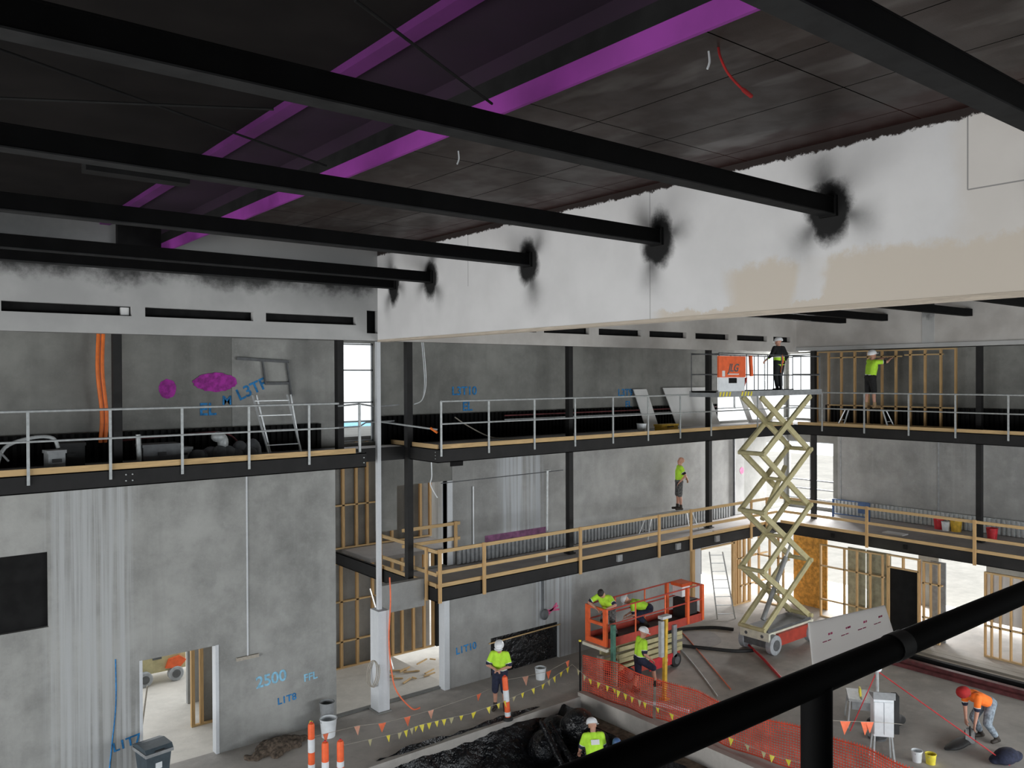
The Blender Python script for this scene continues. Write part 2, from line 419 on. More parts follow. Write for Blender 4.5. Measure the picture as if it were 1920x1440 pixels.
def arc_pts(pts, n=6):
    """smooth a poly-line (Catmull-Rom)"""
    P = [Vector(p) for p in pts]; out = []
    for i in range(len(P) - 1):
        p0 = P[max(0, i - 1)]; p1 = P[i]; p2 = P[i + 1]; p3 = P[min(len(P) - 1, i + 2)]
        for k in range(n):
            t = k / n
            out.append(0.5 * ((2 * p1) + (p2 - p0) * t + (2 * p0 - 5 * p1 + 4 * p2 - p3) * t * t + (3 * p1 - p0 - 3 * p2 + p3) * t ** 3))
    out.append(P[-1]); return out
def writing(name, text, loc, size, mat, parent, face='-y', tilt=0.0, shear=0.0, off=0.006):
    """spray-painted / printed lettering as its own thin mesh"""
    cu = bpy.data.curves.new(name, 'FONT'); cu.body = text; cu.size = size; cu.extrude = off / 2; cu.shear = shear
    cu.offset = size * 0.02; cu.align_x = 'CENTER'; cu.align_y = 'CENTER'
    o = bpy.data.objects.new(name, cu); COL.objects.link(o)
    dg = bpy.context.evaluated_depsgraph_get(); me = bpy.data.meshes.new_from_object(o.evaluated_get(dg))
    bpy.data.objects.remove(o)
    if face == '-y': m = Matrix.Rotation(R(90), 4, 'X')
    elif face == '-x': m = Matrix.Rotation(R(-90), 4, 'Z') @ Matrix.Rotation(R(90), 4, 'X')
    m = Matrix.Translation(loc) @ m @ Matrix.Rotation(tilt, 4, 'Z')
    if parent is not None:
        mw = Matrix.Identity(4); p = parent; chain = []
        while p is not None: chain.append(p); p = p.parent
        for q in reversed(chain): mw = mw @ (Matrix.Translation(q.location) @ q.rotation_euler.to_matrix().to_4x4())
        m = mw.inverted() @ m
    me.transform(m); me.materials.clear(); me.materials.append(mat); me.name = name
    return put(name, me, mat, parent)

# ------------------------------------------------------------------ the shell
def panel(axis, a0, a1, u0, u1, z0, z1, holes=(), mb=None):
    """slab lying across 'axis' between a0 and a1, from u0..u1 and z0..z1, with rectangular openings (u0,u1,z0,z1)"""
    mb = mb or MB()
    us = sorted({u0, u1} | {min(max(h[i], u0), u1) for h in holes for i in (0, 1)})
    for i in range(len(us) - 1):
        ua, ub = us[i], us[i + 1]; mid = (ua + ub) / 2
        cuts = sorted([(max(h[2], z0), min(h[3], z1)) for h in holes if h[0] < mid < h[1]])
        z = z0; spans = []
        for c in cuts:
            if c[0] > z + 1e-6: spans.append((z, c[0]))
            z = max(z, c[1])
        if z < z1 - 1e-6: spans.append((z, z1))
        for s in spans:
            if axis == 'y': mb.box(ua, ub, a0, a1, *s)
            elif axis == 'x': mb.box(a0, a1, ua, ub, *s)
    return mb

PITX0, PITX1, PITY0, PITY1 = 8.2, 14.45, 7.0, 15.32
f = MB()
f.box(-14, PITX0, -6, 18.1, -1.3, 0); f.box(PITX0, PITX1, PITY1, 18.1, -1.3, 0)
f.box(PITX1, 30.2, -6, 18.1, -1.3, 0); f.box(PITX0, PITX1, -6, PITY0, -1.3, 0)
f.box(13.6, 30.2, 18.1, 19.6, -1.3, 0)
floor = structure('floor', f, M['slab'])
f = MB(); f.box(PITX0 - .1, PITX1 + .1, PITY0 - .1, PITY1 + .1, -1.3, -1.05); f.box(13.75, PITX1, PITY0, PITY1, -1.05, -0.35)
structure('floor_pit', f, M['dirt'])
f = MB(); f.box(-14, 13.6, 18.1, 40, -1.3, -0.88)
structure('floor_backstage', f, M['slab_pale'])
f = MB(); f.box(-60, 90, -60, 110, -1.5, -1.3)
structure('floor_yard', f, M['slab_pale'])
f = MB(); f.box(14.44, 14.62, PITY0, PITY1 + .1, -0.1, 0.09)
structure('trim_1', f, M['slab'])
# step where the stage slab meets the backstage slab
f = MB(); f.box(8.96, 13.4, 18.04, 18.16, -0.88, 0.04)
structure('trim_2', f, M['concrete_dark'])

# lower wall on the left of the stage opening
wl = structure('wall_left', panel('y', 17.96, 18.16, -14, 8.96, 0, 6.04, [(4.59, 6.13, -1, 2.36), (1.3, 2.92, 3.38, 4.83)]), M['concrete'])
f = MB(); f.box(6.795, 6.825, 17.94, 17.965, 1.95, 6.0)
put('joint_strip', f, M['pillar'], wl)
f = MB(); f.box(6.55, 7.05, 17.90, 17.965, 1.93, 2.0)
put('ledge', f, M['timber_grey'], wl)
f = MB(); f.box(1.25, 2.97, 18.06, 18.12, 3.3, 4.9)
tag(put('black_cover_board', f, M['black']), 'square matt black board closing the opening in the lower concrete wall', 'board')
f = MB(); f.box(6.10, 6.17, 17.95, 18.17, 0, 2.37); f.box(4.55, 4.61, 17.95, 18.17, 0, 2.37)
structure('trim_3', f, M['pillar'])
writing('painted_marking', 'L1T8', (7.72, 17.955, 0.80), 0.22, M['blue_paint'], wl, tilt=.06)
writing('painted_marking', 'L1T7', (4.3, 17.955, 0.75), 0.26, M['blue_paint'], wl, tilt=.15)
writing('painted_marking', '2500', (7.35, 17.955, 1.34), 0.36, M['paleblue_paint'], wl, tilt=.05)
writing('painted_marking', 'FFL', (8.3, 17.955, 1.18), 0.24, M['paleblue_paint'], wl, tilt=.05)
f = MB(); f.tube(arc_pts([(3.95, 17.955, 0.1), (4.02, 17.955, .8), (4.1, 17.955, 1.6), (4.1, 17.955, 2.5)]), .012, 6)
put('painted_marking', f, M['blue_paint'], wl)

# wall under the lower balcony and the wall behind it
wr = structure('wall_right', panel('y', 17.86, 18.06, 12.14, 21.9, 0, 2.6, [(13.5, 15.99, -1, 1.05)]), M['concrete_mid'])
f = MB(); f.box(11.98, 12.14, 17.84, 18.1, 0, 2.6); put('jamb', f, M['pillar'], wr)
writing('painted_marking', 'L1T10', (12.68, 17.855, 0.95), 0.26, M['blue_paint'], wr, tilt=.06)
f = MB()
for a, b in (((15.35, 1.33), (15.95, 1.52)), ((15.55, 1.30), (15.9, 1.60)), ((15.5, 1.45), (16.0, 1.40))):
    f.bar((a[0], 17.855, a[1]), (b[0], 17.855, b[1]), .01, .05)
put('painted_marking', f, M['pink_paint'], wr)
f = MB(); f.tube([(15.35, 17.83, 2.45), (15.35, 17.83, 1.45)], .035, 8); f.ball((15.38, 17.78, 1.38), .14, .06, .16)
tag(put('hanging_cable_coil', f, M['grey_dark'], None, True), 'dark cable drop ending in a small coil on the concrete wall above the black hole', 'cable')
f = MB(); f.box(13.45, 16.02, 17.95, 18.02, 0.0, 1.10)
tag(put('black_membrane_sheet', f, M['plastic']), 'black membrane covering the low opening behind the worker with white helmet', 'plastic sheet')
f = MB(); f.bar((13.42, 17.83, .93), (16.0, 17.83, .97), .025, .03)
tag(put('timber_strip', f, M['timber']), 'thin timber strip across the top of the black covered opening', 'timber')

holes_back = [(9.70, 10.85, 6.45, 9.06), (25.4, 30.1, 6.45, 8.98), (11.5, 13.13, 2.83, 5.22), (8.0, 10.95, 2.0, 6.0), (10.95, 11.5, 2.0, 4.03), (28.5, 30.1, 2.95, 5.5)]
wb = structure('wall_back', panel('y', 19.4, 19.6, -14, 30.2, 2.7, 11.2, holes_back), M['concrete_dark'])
f = MB(); f.box(13.13, 13.30, 19.36, 19.62, 2.83, 5.22); put('jamb', f, M['pillar'], wb)
f = MB(); f.box(7.02, 7.05, 19.385, 19.41, 6.4, 9.1); put('joint_strip', f, M['concrete'], wb)
f = MB(); f.box(7.05, 9.68, 19.385, 19.40, 6.4, 9.1); put('pale_panel', f, M['concrete'], wb)
f = MB(); f.box(13.3, 27.0, 19.38, 19.405, 2.83, 5.9); put('pale_panel', f, M['concrete_mid'], wb)
writing('painted_marking', 'L3T10', (13.75, 19.39, 7.75), 0.34, M['blue_paint'], wb, tilt=.0)
writing('painted_marking', 'EL', (13.85, 19.39, 7.3), 0.36, M['blue_paint'], wb)
writing('painted_marking', 'L3T9', (20.4, 19.39, 7.6), 0.34, M['blue_paint'], wb)
writing('painted_marking', 'EL', (20.55, 19.39, 7.2), 0.32, M['blue_paint'], wb)
writing('painted_marking', 'L3TF', (7.5, 19.38, 7.88), 0.38, M['blue_paint'], wb, tilt=.42)
writing('painted_marking', 'EL', (6.45, 19.39, 7.42), 0.4, M['blue_paint'], wb)
writing('painted_marking', 'M', (6.9, 19.39, 7.62), 0.3, M['blue_paint'], wb)
def blob(cx, cz, rx, rz, y, n=26, wob=.12, seed=1):
    rnd = random.Random(seed); p = []
    for k in range(n):
        t = 2 * math.pi * k / n; r = 1 + rnd.uniform(-wob, wob)
        p.append((cx + rx * r * math.cos(t), cz + rz * r * math.sin(t)))
    return MB().prism(p, 'y', y - .004, y)
put('painted_marking', blob(5.56, 7.92, .19, .22, 19.395, wob=.05, seed=3), M['magenta_paint'], wb)
put('painted_marking', blob(6.62, 8.06, .50, .22, 19.38, wob=.06, n=40, seed=5), M['magenta_paint'], wb)
put('painted_marking', MB().box(14.45, 16.9, 19.372, 19.38, 2.95, 3.5), M['magenta_thin'], wb)
put('painted_marking', blob(26.85, 4.5, .13, .13, 19.378, seed=8), M['pink_paint'], wb)
put('vent_opening', MB().box(13.25, 13.68, 19.375, 19.40, 5.62, 5.86), M['black'], wb)

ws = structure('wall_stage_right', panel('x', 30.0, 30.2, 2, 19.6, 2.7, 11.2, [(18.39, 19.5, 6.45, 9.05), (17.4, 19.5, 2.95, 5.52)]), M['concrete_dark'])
f = MB(); f.box(29.98, 30.0, 4, 17.2, 2.83, 6.0); put('pale_panel', f, M['concrete_mid'], ws)
for i, y in enumerate((17.05, 13.35, 10.0)):
    put('joint_strip', MB().box(29.965, 29.985, y, y + .05, 2.83, 6.0), M['grey'], ws)
# opaque wall to the left end and behind the camera, with the large openings that light the hall
structure('wall_dock_side', panel('x', -14.2, -14.0, -6, 18, -1.3, 11.2, [(-.5, 16.5, 0, 6.6)]), M['concrete_dark'])
structure('wall_auditorium', panel('y', -6.2, -6.0, -14.2, 30.2, -1.3, 11.2, [(-6, 14, 0, 5.7), (14.6, 28, 0, 5.7)]), M['concrete_dark'])  # second opening is made up to go with the added stage fill

# window surrounds: thin steel glazing bars against the sky
def window(name, axis, a, u0, u1, z0, z1, us, zs, w=.05):
    f = MB()
    def b(ua, ub, za, zb): (f.box(ua, ub, a, a + .06, za, zb) if axis == 'y' else f.box(a, a + .06, ua, ub, za, zb))
    for u in us: b(u - w / 2, u + w / 2, z0, z1)
    for z in zs: b(u0, u1, z - w / 2, z + w / 2)
    return structure(name, f, M['grey'])
window('window_1', 'y', 19.5, 9.70, 10.85, 6.45, 9.06, (9.725, 10.825), (6.49, 7.0, 7.5, 8.35, 9.03), .04)
window('window_2', 'y', 19.5, 25.4, 30.0, 6.9, 8.98, (25.43, 26.6, 28.6), (6.93, 8.95), .05)
window('window_3', 'x', 30.1, 17.4, 19.5, 3.15, 5.52, (17.43, 18.45), (3.2, 3.6, 3.95, 5.5), .05)
window('window_4', 'x', 30.1, 18.39, 19.5, 6.9, 9.05, (18.42,), (6.93, 9.0), .05)

# white plaster band above the upper walkway, with the long air slots
def slots(xs): return [(a, b, 9.38, 9.57) for a, b in xs]
SL = [(-2.6, -.4), (-.15, 1.85), (2.11, 4.31), (4.56, 6.76), (7.04, 9.22)]
band = structure('wall_band', panel('y', 17.36, 17.5, -14, 9.80, 9.03, 11.25, slots(SL) + [(9.50, 9.795, 9.2, 9.74)]), M['band'])
SR = [(10.3, 11.6), (11.9, 13.0), (13.3, 14.75), (15.02, 16.76), (17.15, 18.97), (19.35, 21.11), (21.57, 23.32), (23.8, 25.55), (25.94, 27.0)]
structure('wall_band_beyond', panel('y', 17.36, 17.5, 9.99, 27.55, 9.03, 11.0, slots(SR)), M['band_grey'])
f = MB(); f.box(-14, 27.5, 17.54, 17.58, 9.03, 10.3); structure('trim_4', f, M['black'])
f = MB(); f.box(4.13, 4.28, 17.44, 17.52, 9.40, 9.55); tag(put('duct_offcut', f, M['white']), 'small white block sitting in the end of the longest air slot', 'block')
structure('wall_band_right', panel('x', 27.4, 27.55, -6, 17.5, 9.07, 11.0), M['band_grey'])
f = MB(); f.box(27.36, 27.4, -6, 17.36, 9.07, 9.2); structure('trim_5', f, M['band'])
f = MB(); f.box(27.39, 27.4, 12.35, 12.75, 9.2, 10.5); put('plaster_joint', f, M['band'])['kind'] = 'structure'

bulk = structure('wall_bulkhead', MB().box(9.79, 9.99, -6, 17.36, 9.05, 11.3), M['bulkhead'])
f = MB(); f.box(9.78, 10.0, -6, 17.36, 9.0, 9.05)
structure('trim_6', f, M['timber_pale'])

# ceilings
structure('ceiling', MB().box(-14, 3.93, -6, 19.5, 11.2, 11.3), M['ceiling_black'])
structure('ceiling_panelled', MB().box(4.86, 9.9, -6, 17.4, 11.15, 11.3), M['ceiling'])
structure('ceiling_beyond', MB().box(9.99, 30.2, -6, 19.6, 10.9, 11.1), M['ceiling_black'])
for (x0, x1, y0, y1, z1, zr, wm, rm, lab) in ((15, 24.5, 38, 43, 4.6, 5.05, 'dirt', 'red_steel', 'low brown building with red roof seen outside the tall window by the white post'),
        (17, 30, 47, 52, 4.9, 5.3, 'bluegrey', 'paleblue_paint', 'pale blue roofed shed seen outside the tall window beyond the red roof')):
    t = thing('neighbour_building', lab, 'building', ((x0 + x1) / 2, (y0 + y1) / 2, -1.3), 'buildings outside')
    put('wall', MB().box(x0, x1, y0, y1, -1.3, z1), M[wm], t)
    put('roof', MB().prism([(y0 - .4, z1), (y1 + .4, z1), ((y0 + y1) / 2, zr)], 'x', x0 - .4, x1 + .4), M[rm], t)
structure('ceiling_walkway', MB().box(-14, 9.7, 17.5, 19.4, 9.12, 9.2).box(9.7, 27.6, 17.5, 19.4, 9.12, 9.2).box(27.55, 30, 4, 19.4, 9.12, 9.2), M['concrete_dark'])
structure('ceiling_sky_block', MB().box(7, 15.4, 19.6, 23.6, 6.5, 6.6), M['concrete_dark'])  # unseen slab added to keep sky light off the backstage studs
structure('roof_deck', MB().box(-14.2, 30.2, -6.2, 19.6, 11.9, 12.1), M['black'])
# recessed lighting slot in purple paint, with shade put into the dim strip and plum parts
s = MB(); s.box(4.83, 4.87, -6, 17.36, 10.65, 10.84)
slot = structure('ceiling_fin', s, M['purple'])
put('fin_black_band', MB().box(4.83, 4.87, -6, 17.36, 10.84, 11.02), M['black'], slot)  # black band across the fin above its purple face
put('fin_upper', MB().box(4.83, 4.87, -6, 17.36, 11.02, 11.2), M['plum'], slot)
put('fin_end', MB().box(4.03, 4.84, 17.2, 17.36, 10.66, 11.19), M['black'], slot)
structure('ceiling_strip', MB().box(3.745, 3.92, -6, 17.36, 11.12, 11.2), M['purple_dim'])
structure('ceiling_plum', MB().box(3.92, 4.84, -6, 17.36, 11.19, 11.3), M['plum'])

# ------------------------------------------------------------------ roof beams and rods
BY = [(2.75, 'topmost black roof beam crossing the upper right corner of the white bulkhead'),
      (5.83, 'longest black roof beam running under the purple slot to the largest soot mark'),
      (8.71, 'black roof beam second from the longest, ending at a dark mark by a board joint'),
      (11.85, 'black roof beam third from the longest, ending at a dark diamond mark'),
      (15.17, 'black roof beam meeting the bulkhead just left of the cut access panel line'),
      (16.71, 'black roof beam closest to the white slotted band')]
for yb, lab in BY:
    rt = thing('roof_beam', lab, 'beam', (-2, yb - .1, 10.31), 'black roof beams below the dark ceiling')
    w = MB(); w.box(-14, 9.79, yb - .19, yb - .01, 10.215, 10.405); put('web', w, M['beam'], rt)
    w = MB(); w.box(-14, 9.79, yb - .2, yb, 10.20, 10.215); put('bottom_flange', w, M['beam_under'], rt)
    w = MB(); w.box(-14, 9.79, yb - .2, yb, 10.405, 10.42); put('top_flange', w, M['beam'], rt)
    w = MB(); w.box(9.74, 9.79, yb - .22, yb + .02, 10.18, 10.44); put('end_plate', w, M['black'], rt)
for yb, lab in ((8.9, 'black beam end furthest right under the bulkhead'), (11.4, 'middle black beam end of three under the bulkhead'),
                (14.1, 'black beam end left of the pale joint under the bulkhead'), (15.6, 'short black beam end nearest the slotted band under the bulkhead')):
    one('ceiling_beam', MB().box(10.0, 27.38, yb - .22, yb, 10.0, 10.22), M['beam'], lab, 'beam', 'black beams of the far ceiling')
for p, q, lab in (((2.57, 4.83, 10.6), (4.5, 5.9, 10.6), 'thin black bracing rod crossing the purple slot near the longest roof beam'),
                  ((.5, 7.0, 10.6), (4.3, 8.8, 10.6), 'long thin black bracing rod running down to the second roof beam'),
                  ((.6, 8.3, 10.5), (2.9, 6.95, 10.5), 'nearly level thin black bracing rod meeting the longer rod')):
    one('bracing_rod', MB().tube([p, q], .012, 8), M['black'], lab, 'rod', 'bracing rods', True)
one('cable_tray', MB().box(2.0, 3.1, 9.88, 10.1, 10.42, 10.75), M['black'], 'short black tray block on top of a roof beam against the dark ceiling', 'cable tray')
f = MB(); f.tube(arc_pts([(6.2, 4.72, 11.15), (6.2, 4.7, 11.06), (6.25, 4.66, 10.92), (6.4, 4.64, 10.82), (6.6, 4.65, 10.77)]), [.012] * 20 + [.02] * 5, 8)
one('ceiling_cable', f, M['red_cloth'], 'red cable dangling from the ceiling beside the purple strip', 'cable', None, True)
one('cable_tie', MB().tube(arc_pts([(6.2, 4.83, 11.15), (6.2, 4.82, 11.05), (6.18, 4.83, 10.98)]), .01, 6), M['white_plastic'], 'white tie hanging next to the red ceiling cable', 'cable tie', 'white hanging ties', True)
for x, y, lab in ((6.3, 9.0, 'white tie hanging between the first two roof beams under the ceiling'), (6.9, 11.9, 'white tie hanging above the third roof beam near the white bulkhead edge'), (5.3, 14.3, 'white tie hanging over the fourth roof beam on the darker ceiling')):
    one('cable_tie', MB().tube(arc_pts([(x, y, 11.15), (x + .01, y, 11.05), (x - .02, y, 10.97)]), .01, 6), M['white_plastic'], lab, 'cable tie', 'white hanging ties', True)

# ------------------------------------------------------------------ balcony decks, edge beams, columns
def edge_beam_x(parent, x0, x1, y, zb, zt, name='edge_beam'):
    f = MB(); f.box(x0, x1, y, y + .02, zb, zt); f.box(x0, x1, y, y + .1, zt - .02, zt); f.box(x0, x1, y, y + .1, zb, zb + .02)
    return put(name, f, M['steel'], parent)
def edge_beam_y(parent, y0, y1, x, zb, zt, name='edge_beam', s=1):
    f = MB(); f.box(x, x + .02 * s, y0, y1, zb, zt) if s > 0 else f.box(x - .02, x, y0, y1, zb, zt)
    a, b = (x, x + .1) if s > 0 else (x - .1, x)
    f.box(a, b, y0, y1, zt - .02, zt); f.box(a, b, y0, y1, zb, zb + .02); return put(name, f, M['steel'], parent)
Z2B, Z2T, Z1B, Z1T = 6.04, 6.38, 2.47, 2.83
t = thing('walkway_deck', 'upper walkway with black edge beam over the plain concrete wall', 'balcony', (-2, 18.4, Z2B))
put('deck_slab', MB().box(-14, 9.45, 17.4, 19.38, Z2T - .14, Z2T - .02), M['deck'], t)
e = edge_beam_x(t, -14, 9.47, 17.37, Z2B, Z2T)
for cx in (4.24, 9.40):
    for dx in (-.06, .06) if cx < 9 else (0,):
        for dz in (.11, .23): put('bolt', MB().tube([(cx + dx, 17.372, Z2B + dz), (cx + dx, 17.345, Z2B + dz)], .014, 8), M['galv'], e)
put('end_beam', MB().box(9.45, 9.47, 17.39, 18.4, Z2B, Z2T), M['steel'], t)
t = thing('walkway_deck', 'upper balcony over the stage with black edge beam and a return behind the white post', 'balcony', (18, 18.4, Z2B))
put('deck_slab', MB().box(11.3, 26.75, 17.2, 19.38, Z2T - .14, Z2T - .02).box(9.47, 11.3, 18.45, 19.38, Z2T - .14, Z2T - .02).box(26.75, 29.98, 3, 19.38, Z2T - .14, Z2T - .02), M['deck'], t)
e = edge_beam_x(t, 11.26, 26.75, 17.0, Z2B, Z2T)
for dz in (.10, .18, .26): put('bolt', MB().tube([(11.262, 17.1, Z2B + dz), (11.235, 17.1, Z2B + dz)], .014, 8), M['galv'], e)
edge_beam_y(t, 17.0, 19.38, 11.24, Z2B, Z2T)
put('cross_beam', MB().box(9.45, 11.3, 18.42, 18.45, Z2B, Z2T), M['steel'], t)
edge_beam_y(t, 3, 17.0, 26.73, Z2B, Z2T, s=1)
t = thing('walkway_deck', 'middle balcony edged by black beams and timber rails above the orange lift', 'balcony', (18, 18.4, Z1B))
put('deck_slab', MB().box(11.55, 29.98, 17.45, 19.38, Z1T - .14, Z1T - .02).box(26.35, 29.98, 3, 17.45, Z1T - .14, Z1T - .02), M['deck'], t)
edge_beam_x(t, 11.5, 26.3, 17.41, Z1B, Z1T)
edge_beam_y(t, 17.41, 19.38, 11.48, Z1B, Z1T)
t2 = thing('landing_deck', 'narrow landing behind the middle balcony doorway with a black beam on its open side', 'balcony', (12, 21, Z1B))
put('deck_slab', MB().box(11.9, 15.1, 21.6, 23.44, Z1T - .14, Z1T - .02), M['deck'], t2)
edge_beam_y(t2, 19.38, 23.2, 11.48, Z1B, Z1T)
edge_beam_y(t, 3, 17.41, 26.3, Z1B, Z1T)
for x in (17.9, 20.6, 22.6): put('edge_cleat', MB().box(x, x + .2, 17.34, 17.41, Z1B + .12, Z1B + .32), M['grey'], t)
for y in (15.2, 12.7): put('edge_cleat', MB().box(26.26, 26.3, y, y + .12, Z1B + .12, Z1B + .26), M['black'], t)
# deck the photograph is taken from
t = thing('walkway_deck', 'near gallery deck carrying the thick dark handrail', 'balcony', (3, 0, Z2B))
put('deck_slab', MB().box(-8, 12, -2.2, .9, Z2T - .14, Z2T), M['deck'], t); put('edge_beam', MB().box(-8, 12, .9, 1.0, Z2B, Z2T), M['steel'], t)

def column(x, y, z0, z1, lab, s=.165):
    t = thing('steel_column', lab, 'column', (x, y, z0), 'black steel columns')
    f = MB(); f.box(-s / 2, s / 2, -s / 2, s / 2, 0, z1 - z0); put('shaft', f, M['steel'], t, local=True)
    f = MB(); f.box(-s * .8, s * .8, -s * .8, s * .8, 0, .025); put('base_plate', f, M['steel'], t, local=True)
    f = MB(); f.box(-s * .7, s * .7, -s * .7, s * .7, z1 - z0 - .02, z1 - z0); put('cap_plate', f, M['steel'], t, local=True)
    return t
column(4.26, 18.36, Z2T, 9.1, 'black column on the upper walkway next to the orange pipes')
column(9.25, 18.3, Z2T, 9.1, 'black column dividing the bright tall window by the white post')
column(11.24, 18.36, Z1T, 9.1, 'black column standing at the open corner of both balconies')
column(16.88, 18.36, Z1T, 9.1, 'black column in the middle of the balconies, left of the white sheets')
column(23.52, 18.36, Z1T, 9.1, 'black column covering the edge of the big white sheet')
column(28.07, 17.06, -.0, 9.1, 'black column behind the scissor arms at the balcony corner')
column(28.07, 11.25, Z1T, 9.1, 'black column on the far balcony beside the red and yellow buckets')
# slender white post on a concrete pier
t = thing('concrete_pier', 'pale concrete pier carrying a slender white post in the stage opening', 'pier', (10.05, 17.8, 0))
put('pier_base', MB().box(9.9, 10.2, 17.6, 18.0, 0, 2.48), M['pillar'], t)
put('post', MB().box(9.99, 10.09, 17.76, 17.86, 2.48, 9.03), M['pillar'], t)
put('foot', MB().box(9.86, 10.24, 17.56, 18.04, 0, .04), M['concrete_dark'], t)
# concrete lintel left of the stage wall
structure('wall_lintel', MB().box(10.2, 11.42, 17.92, 18.1, 2.3, 3.0), M['concrete_mid'])

# ------------------------------------------------------------------ guard rails and kick boards
def rail(lab, axis, a, posts, u0, u1, zp0, ztop, zmid, mat, pw=.05, r=.026, group=None, name='guard_rail', kinks=()):
    c = (posts[len(posts) // 2], a, zp0) if axis == 'x' else (a, posts[len(posts) // 2], zp0)
    t = thing(name, lab, 'railing', c, group)
    P = (lambda u, z: (u, a, z)) if axis == 'x' else (lambda u, z: (a, u, z))
    put('top_rail', MB().tube([P(u0, ztop), P(u1, ztop)], r, 10), mat, t, True)
    put('mid_rail', MB().tube([P(u0, zmid), P(u1, zmid)], r * .85, 10), mat, t, True)
    for p in posts:
        f = MB()
        if axis == 'x': f.box(p - pw / 2, p + pw / 2, a - .012, a + .012, zp0, ztop)
        else: f.box(a - .012, a + .012, p - pw / 2, p + pw / 2, zp0, ztop)
        q = put('post', f, mat, t)
        put('bolt', MB().tube([P(p, zp0 + .08), tuple(Vector(P(p, zp0 + .08)) + (Vector((0, -.025, 0)) if axis == 'x' else Vector((-.025, 0, 0))))], .012, 6), mat, q)
    return t
rail('grey steel guard rail along the upper walkway over the plain concrete wall', 'x', 17.345, [-.1, 1.2, 2.51, 3.9, 5.25, 6.64, 8.02], -6, 8.75, 6.2, 7.56, 7.0, M['galv'], group='steel guard rails')
t = thing('guard_rail', 'thin steel gate section of rail between the walkway end and the white post', 'railing', (9.37, 17.5, 6.2), 'steel guard rails')
put('post', MB().box(9.33, 9.39, 17.47, 17.5, 6.2, 7.55), M['galv'], t)
put('top_rail', MB().tube([(8.75, 17.36, 7.5), (9.36, 17.48, 7.53), (10.6, 18.9, 7.4), (11.05, 18.5, 7.45)], .02, 8), M['grey'], t, True)
put('mid_rail', MB().tube([(8.75, 17.36, 7.0), (9.36, 17.48, 7.0), (10.3, 18.9, 7.0), (11.05, 18.75, 7.02)], .018, 8), M['grey'], t, True)
rail('grey steel guard rail on the front of the upper stage balcony, before the white sheets', 'x', 16.975, [11.33, 12.8, 14.34, 15.83, 17.34, 18.85, 20.34, 21.88, 24.42, 26.3], 11.33, 26.7, 6.2, 7.56, 7.0, M['galv'], group='steel guard rails')
rail('grey steel guard rail on the far upper balcony in front of the timber studs', 'y', 26.69, [15.9, 14.35, 12.85, 11.4, 9.9, 8.4], 3, 16.95, 6.2, 7.56, 7.0, M['galv'], group='steel guard rails')
t = thing('guard_tube', 'loose tube leaning across the open end of the upper stage balcony', 'tube', (11, 18, 6.8))
put('tube', MB().tube([(10.3, 18.2, 7.05), (11.3, 17.1, 6.86)], .022, 8), M['galv'], t, True)
put('coupler', MB().tube([(11.18, 17.23, 6.9), (11.3, 17.1, 6.78)], .03, 8), M['orange_pipe'], t, True)

def kick(lab, x0, x1, y0, y1, z0, z1, m): one('kick_board', MB().box(x0, x1, y0, y1, z0, z1), m, lab, 'kick board', 'timber kick boards')
kick('long orange-toned timber kick board at the foot of the walkway rail over the concrete wall', -14, 9.2, 17.38, 17.42, 6.38, 6.50, M['timber'])
kick('timber kick board along the front of the upper stage balcony', 11.36, 26.6, 17.0, 17.04, 6.38, 6.49, M['timber'])
kick('short timber kick board across the open end of the upper balcony behind the corner column', 11.26, 11.30, 17.05, 18.22, 6.38, 6.49, M['timber_y'])
kick('stub of timber kick board next to the white post on the upper balcony', 11.26, 11.30, 18.5, 19.3, 6.38, 6.49, M['timber_y'])
kick('timber kick board along the far upper balcony below the studs', 26.75, 26.79, 3, 16.9, 6.38, 6.49, M['timber_y'])

def timber_rail(lab, axis, a, posts, u0, u1, zp0, zs, kick_z, m_long, double=False):
    c = (posts[len(posts) // 2], a, zp0) if axis == 'x' else (a, posts[len(posts) // 2], zp0)
    t = thing('timber_guard_rail', lab, 'railing', c, 'timber guard rails')
    def bx(ua, ub, da, db, za, zb):
        return MB().box(ua, ub, a + da, a + db, za, zb) if axis == 'x' else MB().box(a + da, a + db, ua, ub, za, zb)
    put('top_rail', bx(u0, u1, 0, .04, zs[0] - .09, zs[0]), m_long, t)
    put('mid_rail', bx(u0, u1, 0, .04, zs[1] - .09, zs[1]), m_long, t)
    if kick_z: put('kick_rail', bx(u0, u1, 0.05, .09, kick_z, kick_z + .1), m_long, t)
    for p in posts: put('post', bx(p - .045, p + .045, -.045, 0, zp0, zs[0] + .02), M['timber_z'], t)
    return t
timber_rail('timber guard rail along the front edge of the middle balcony', 'x', 17.37, [11.52, 12.91, 16.37, 19.76, 21.31, 24.58, 25.5], 11.45, 26.2, 2.46, (3.8, 3.27), 2.83, M['timber'])
timber_rail('timber guard rail across the open end of the middle balcony by the corner column', 'y', 11.44, [17.82, 20.15], 17.4, 20.3, 2.46, (3.8, 3.22), 2.83, M['timber_y'])
timber_rail('timber guard rail on the far middle balcony above the stud walls', 'y', 26.22, [14.0, 10.64, 7.3], 4, 17.3, 2.46, (3.8, 3.31), 2.83, M['timber_y'])
timber_rail('weathered timber guard across the doorway behind the middle balcony corner', 'x', 19.28, [13.33], 11.6, 13.5, 3.3, (4.05, 3.62), None, M['timber'])

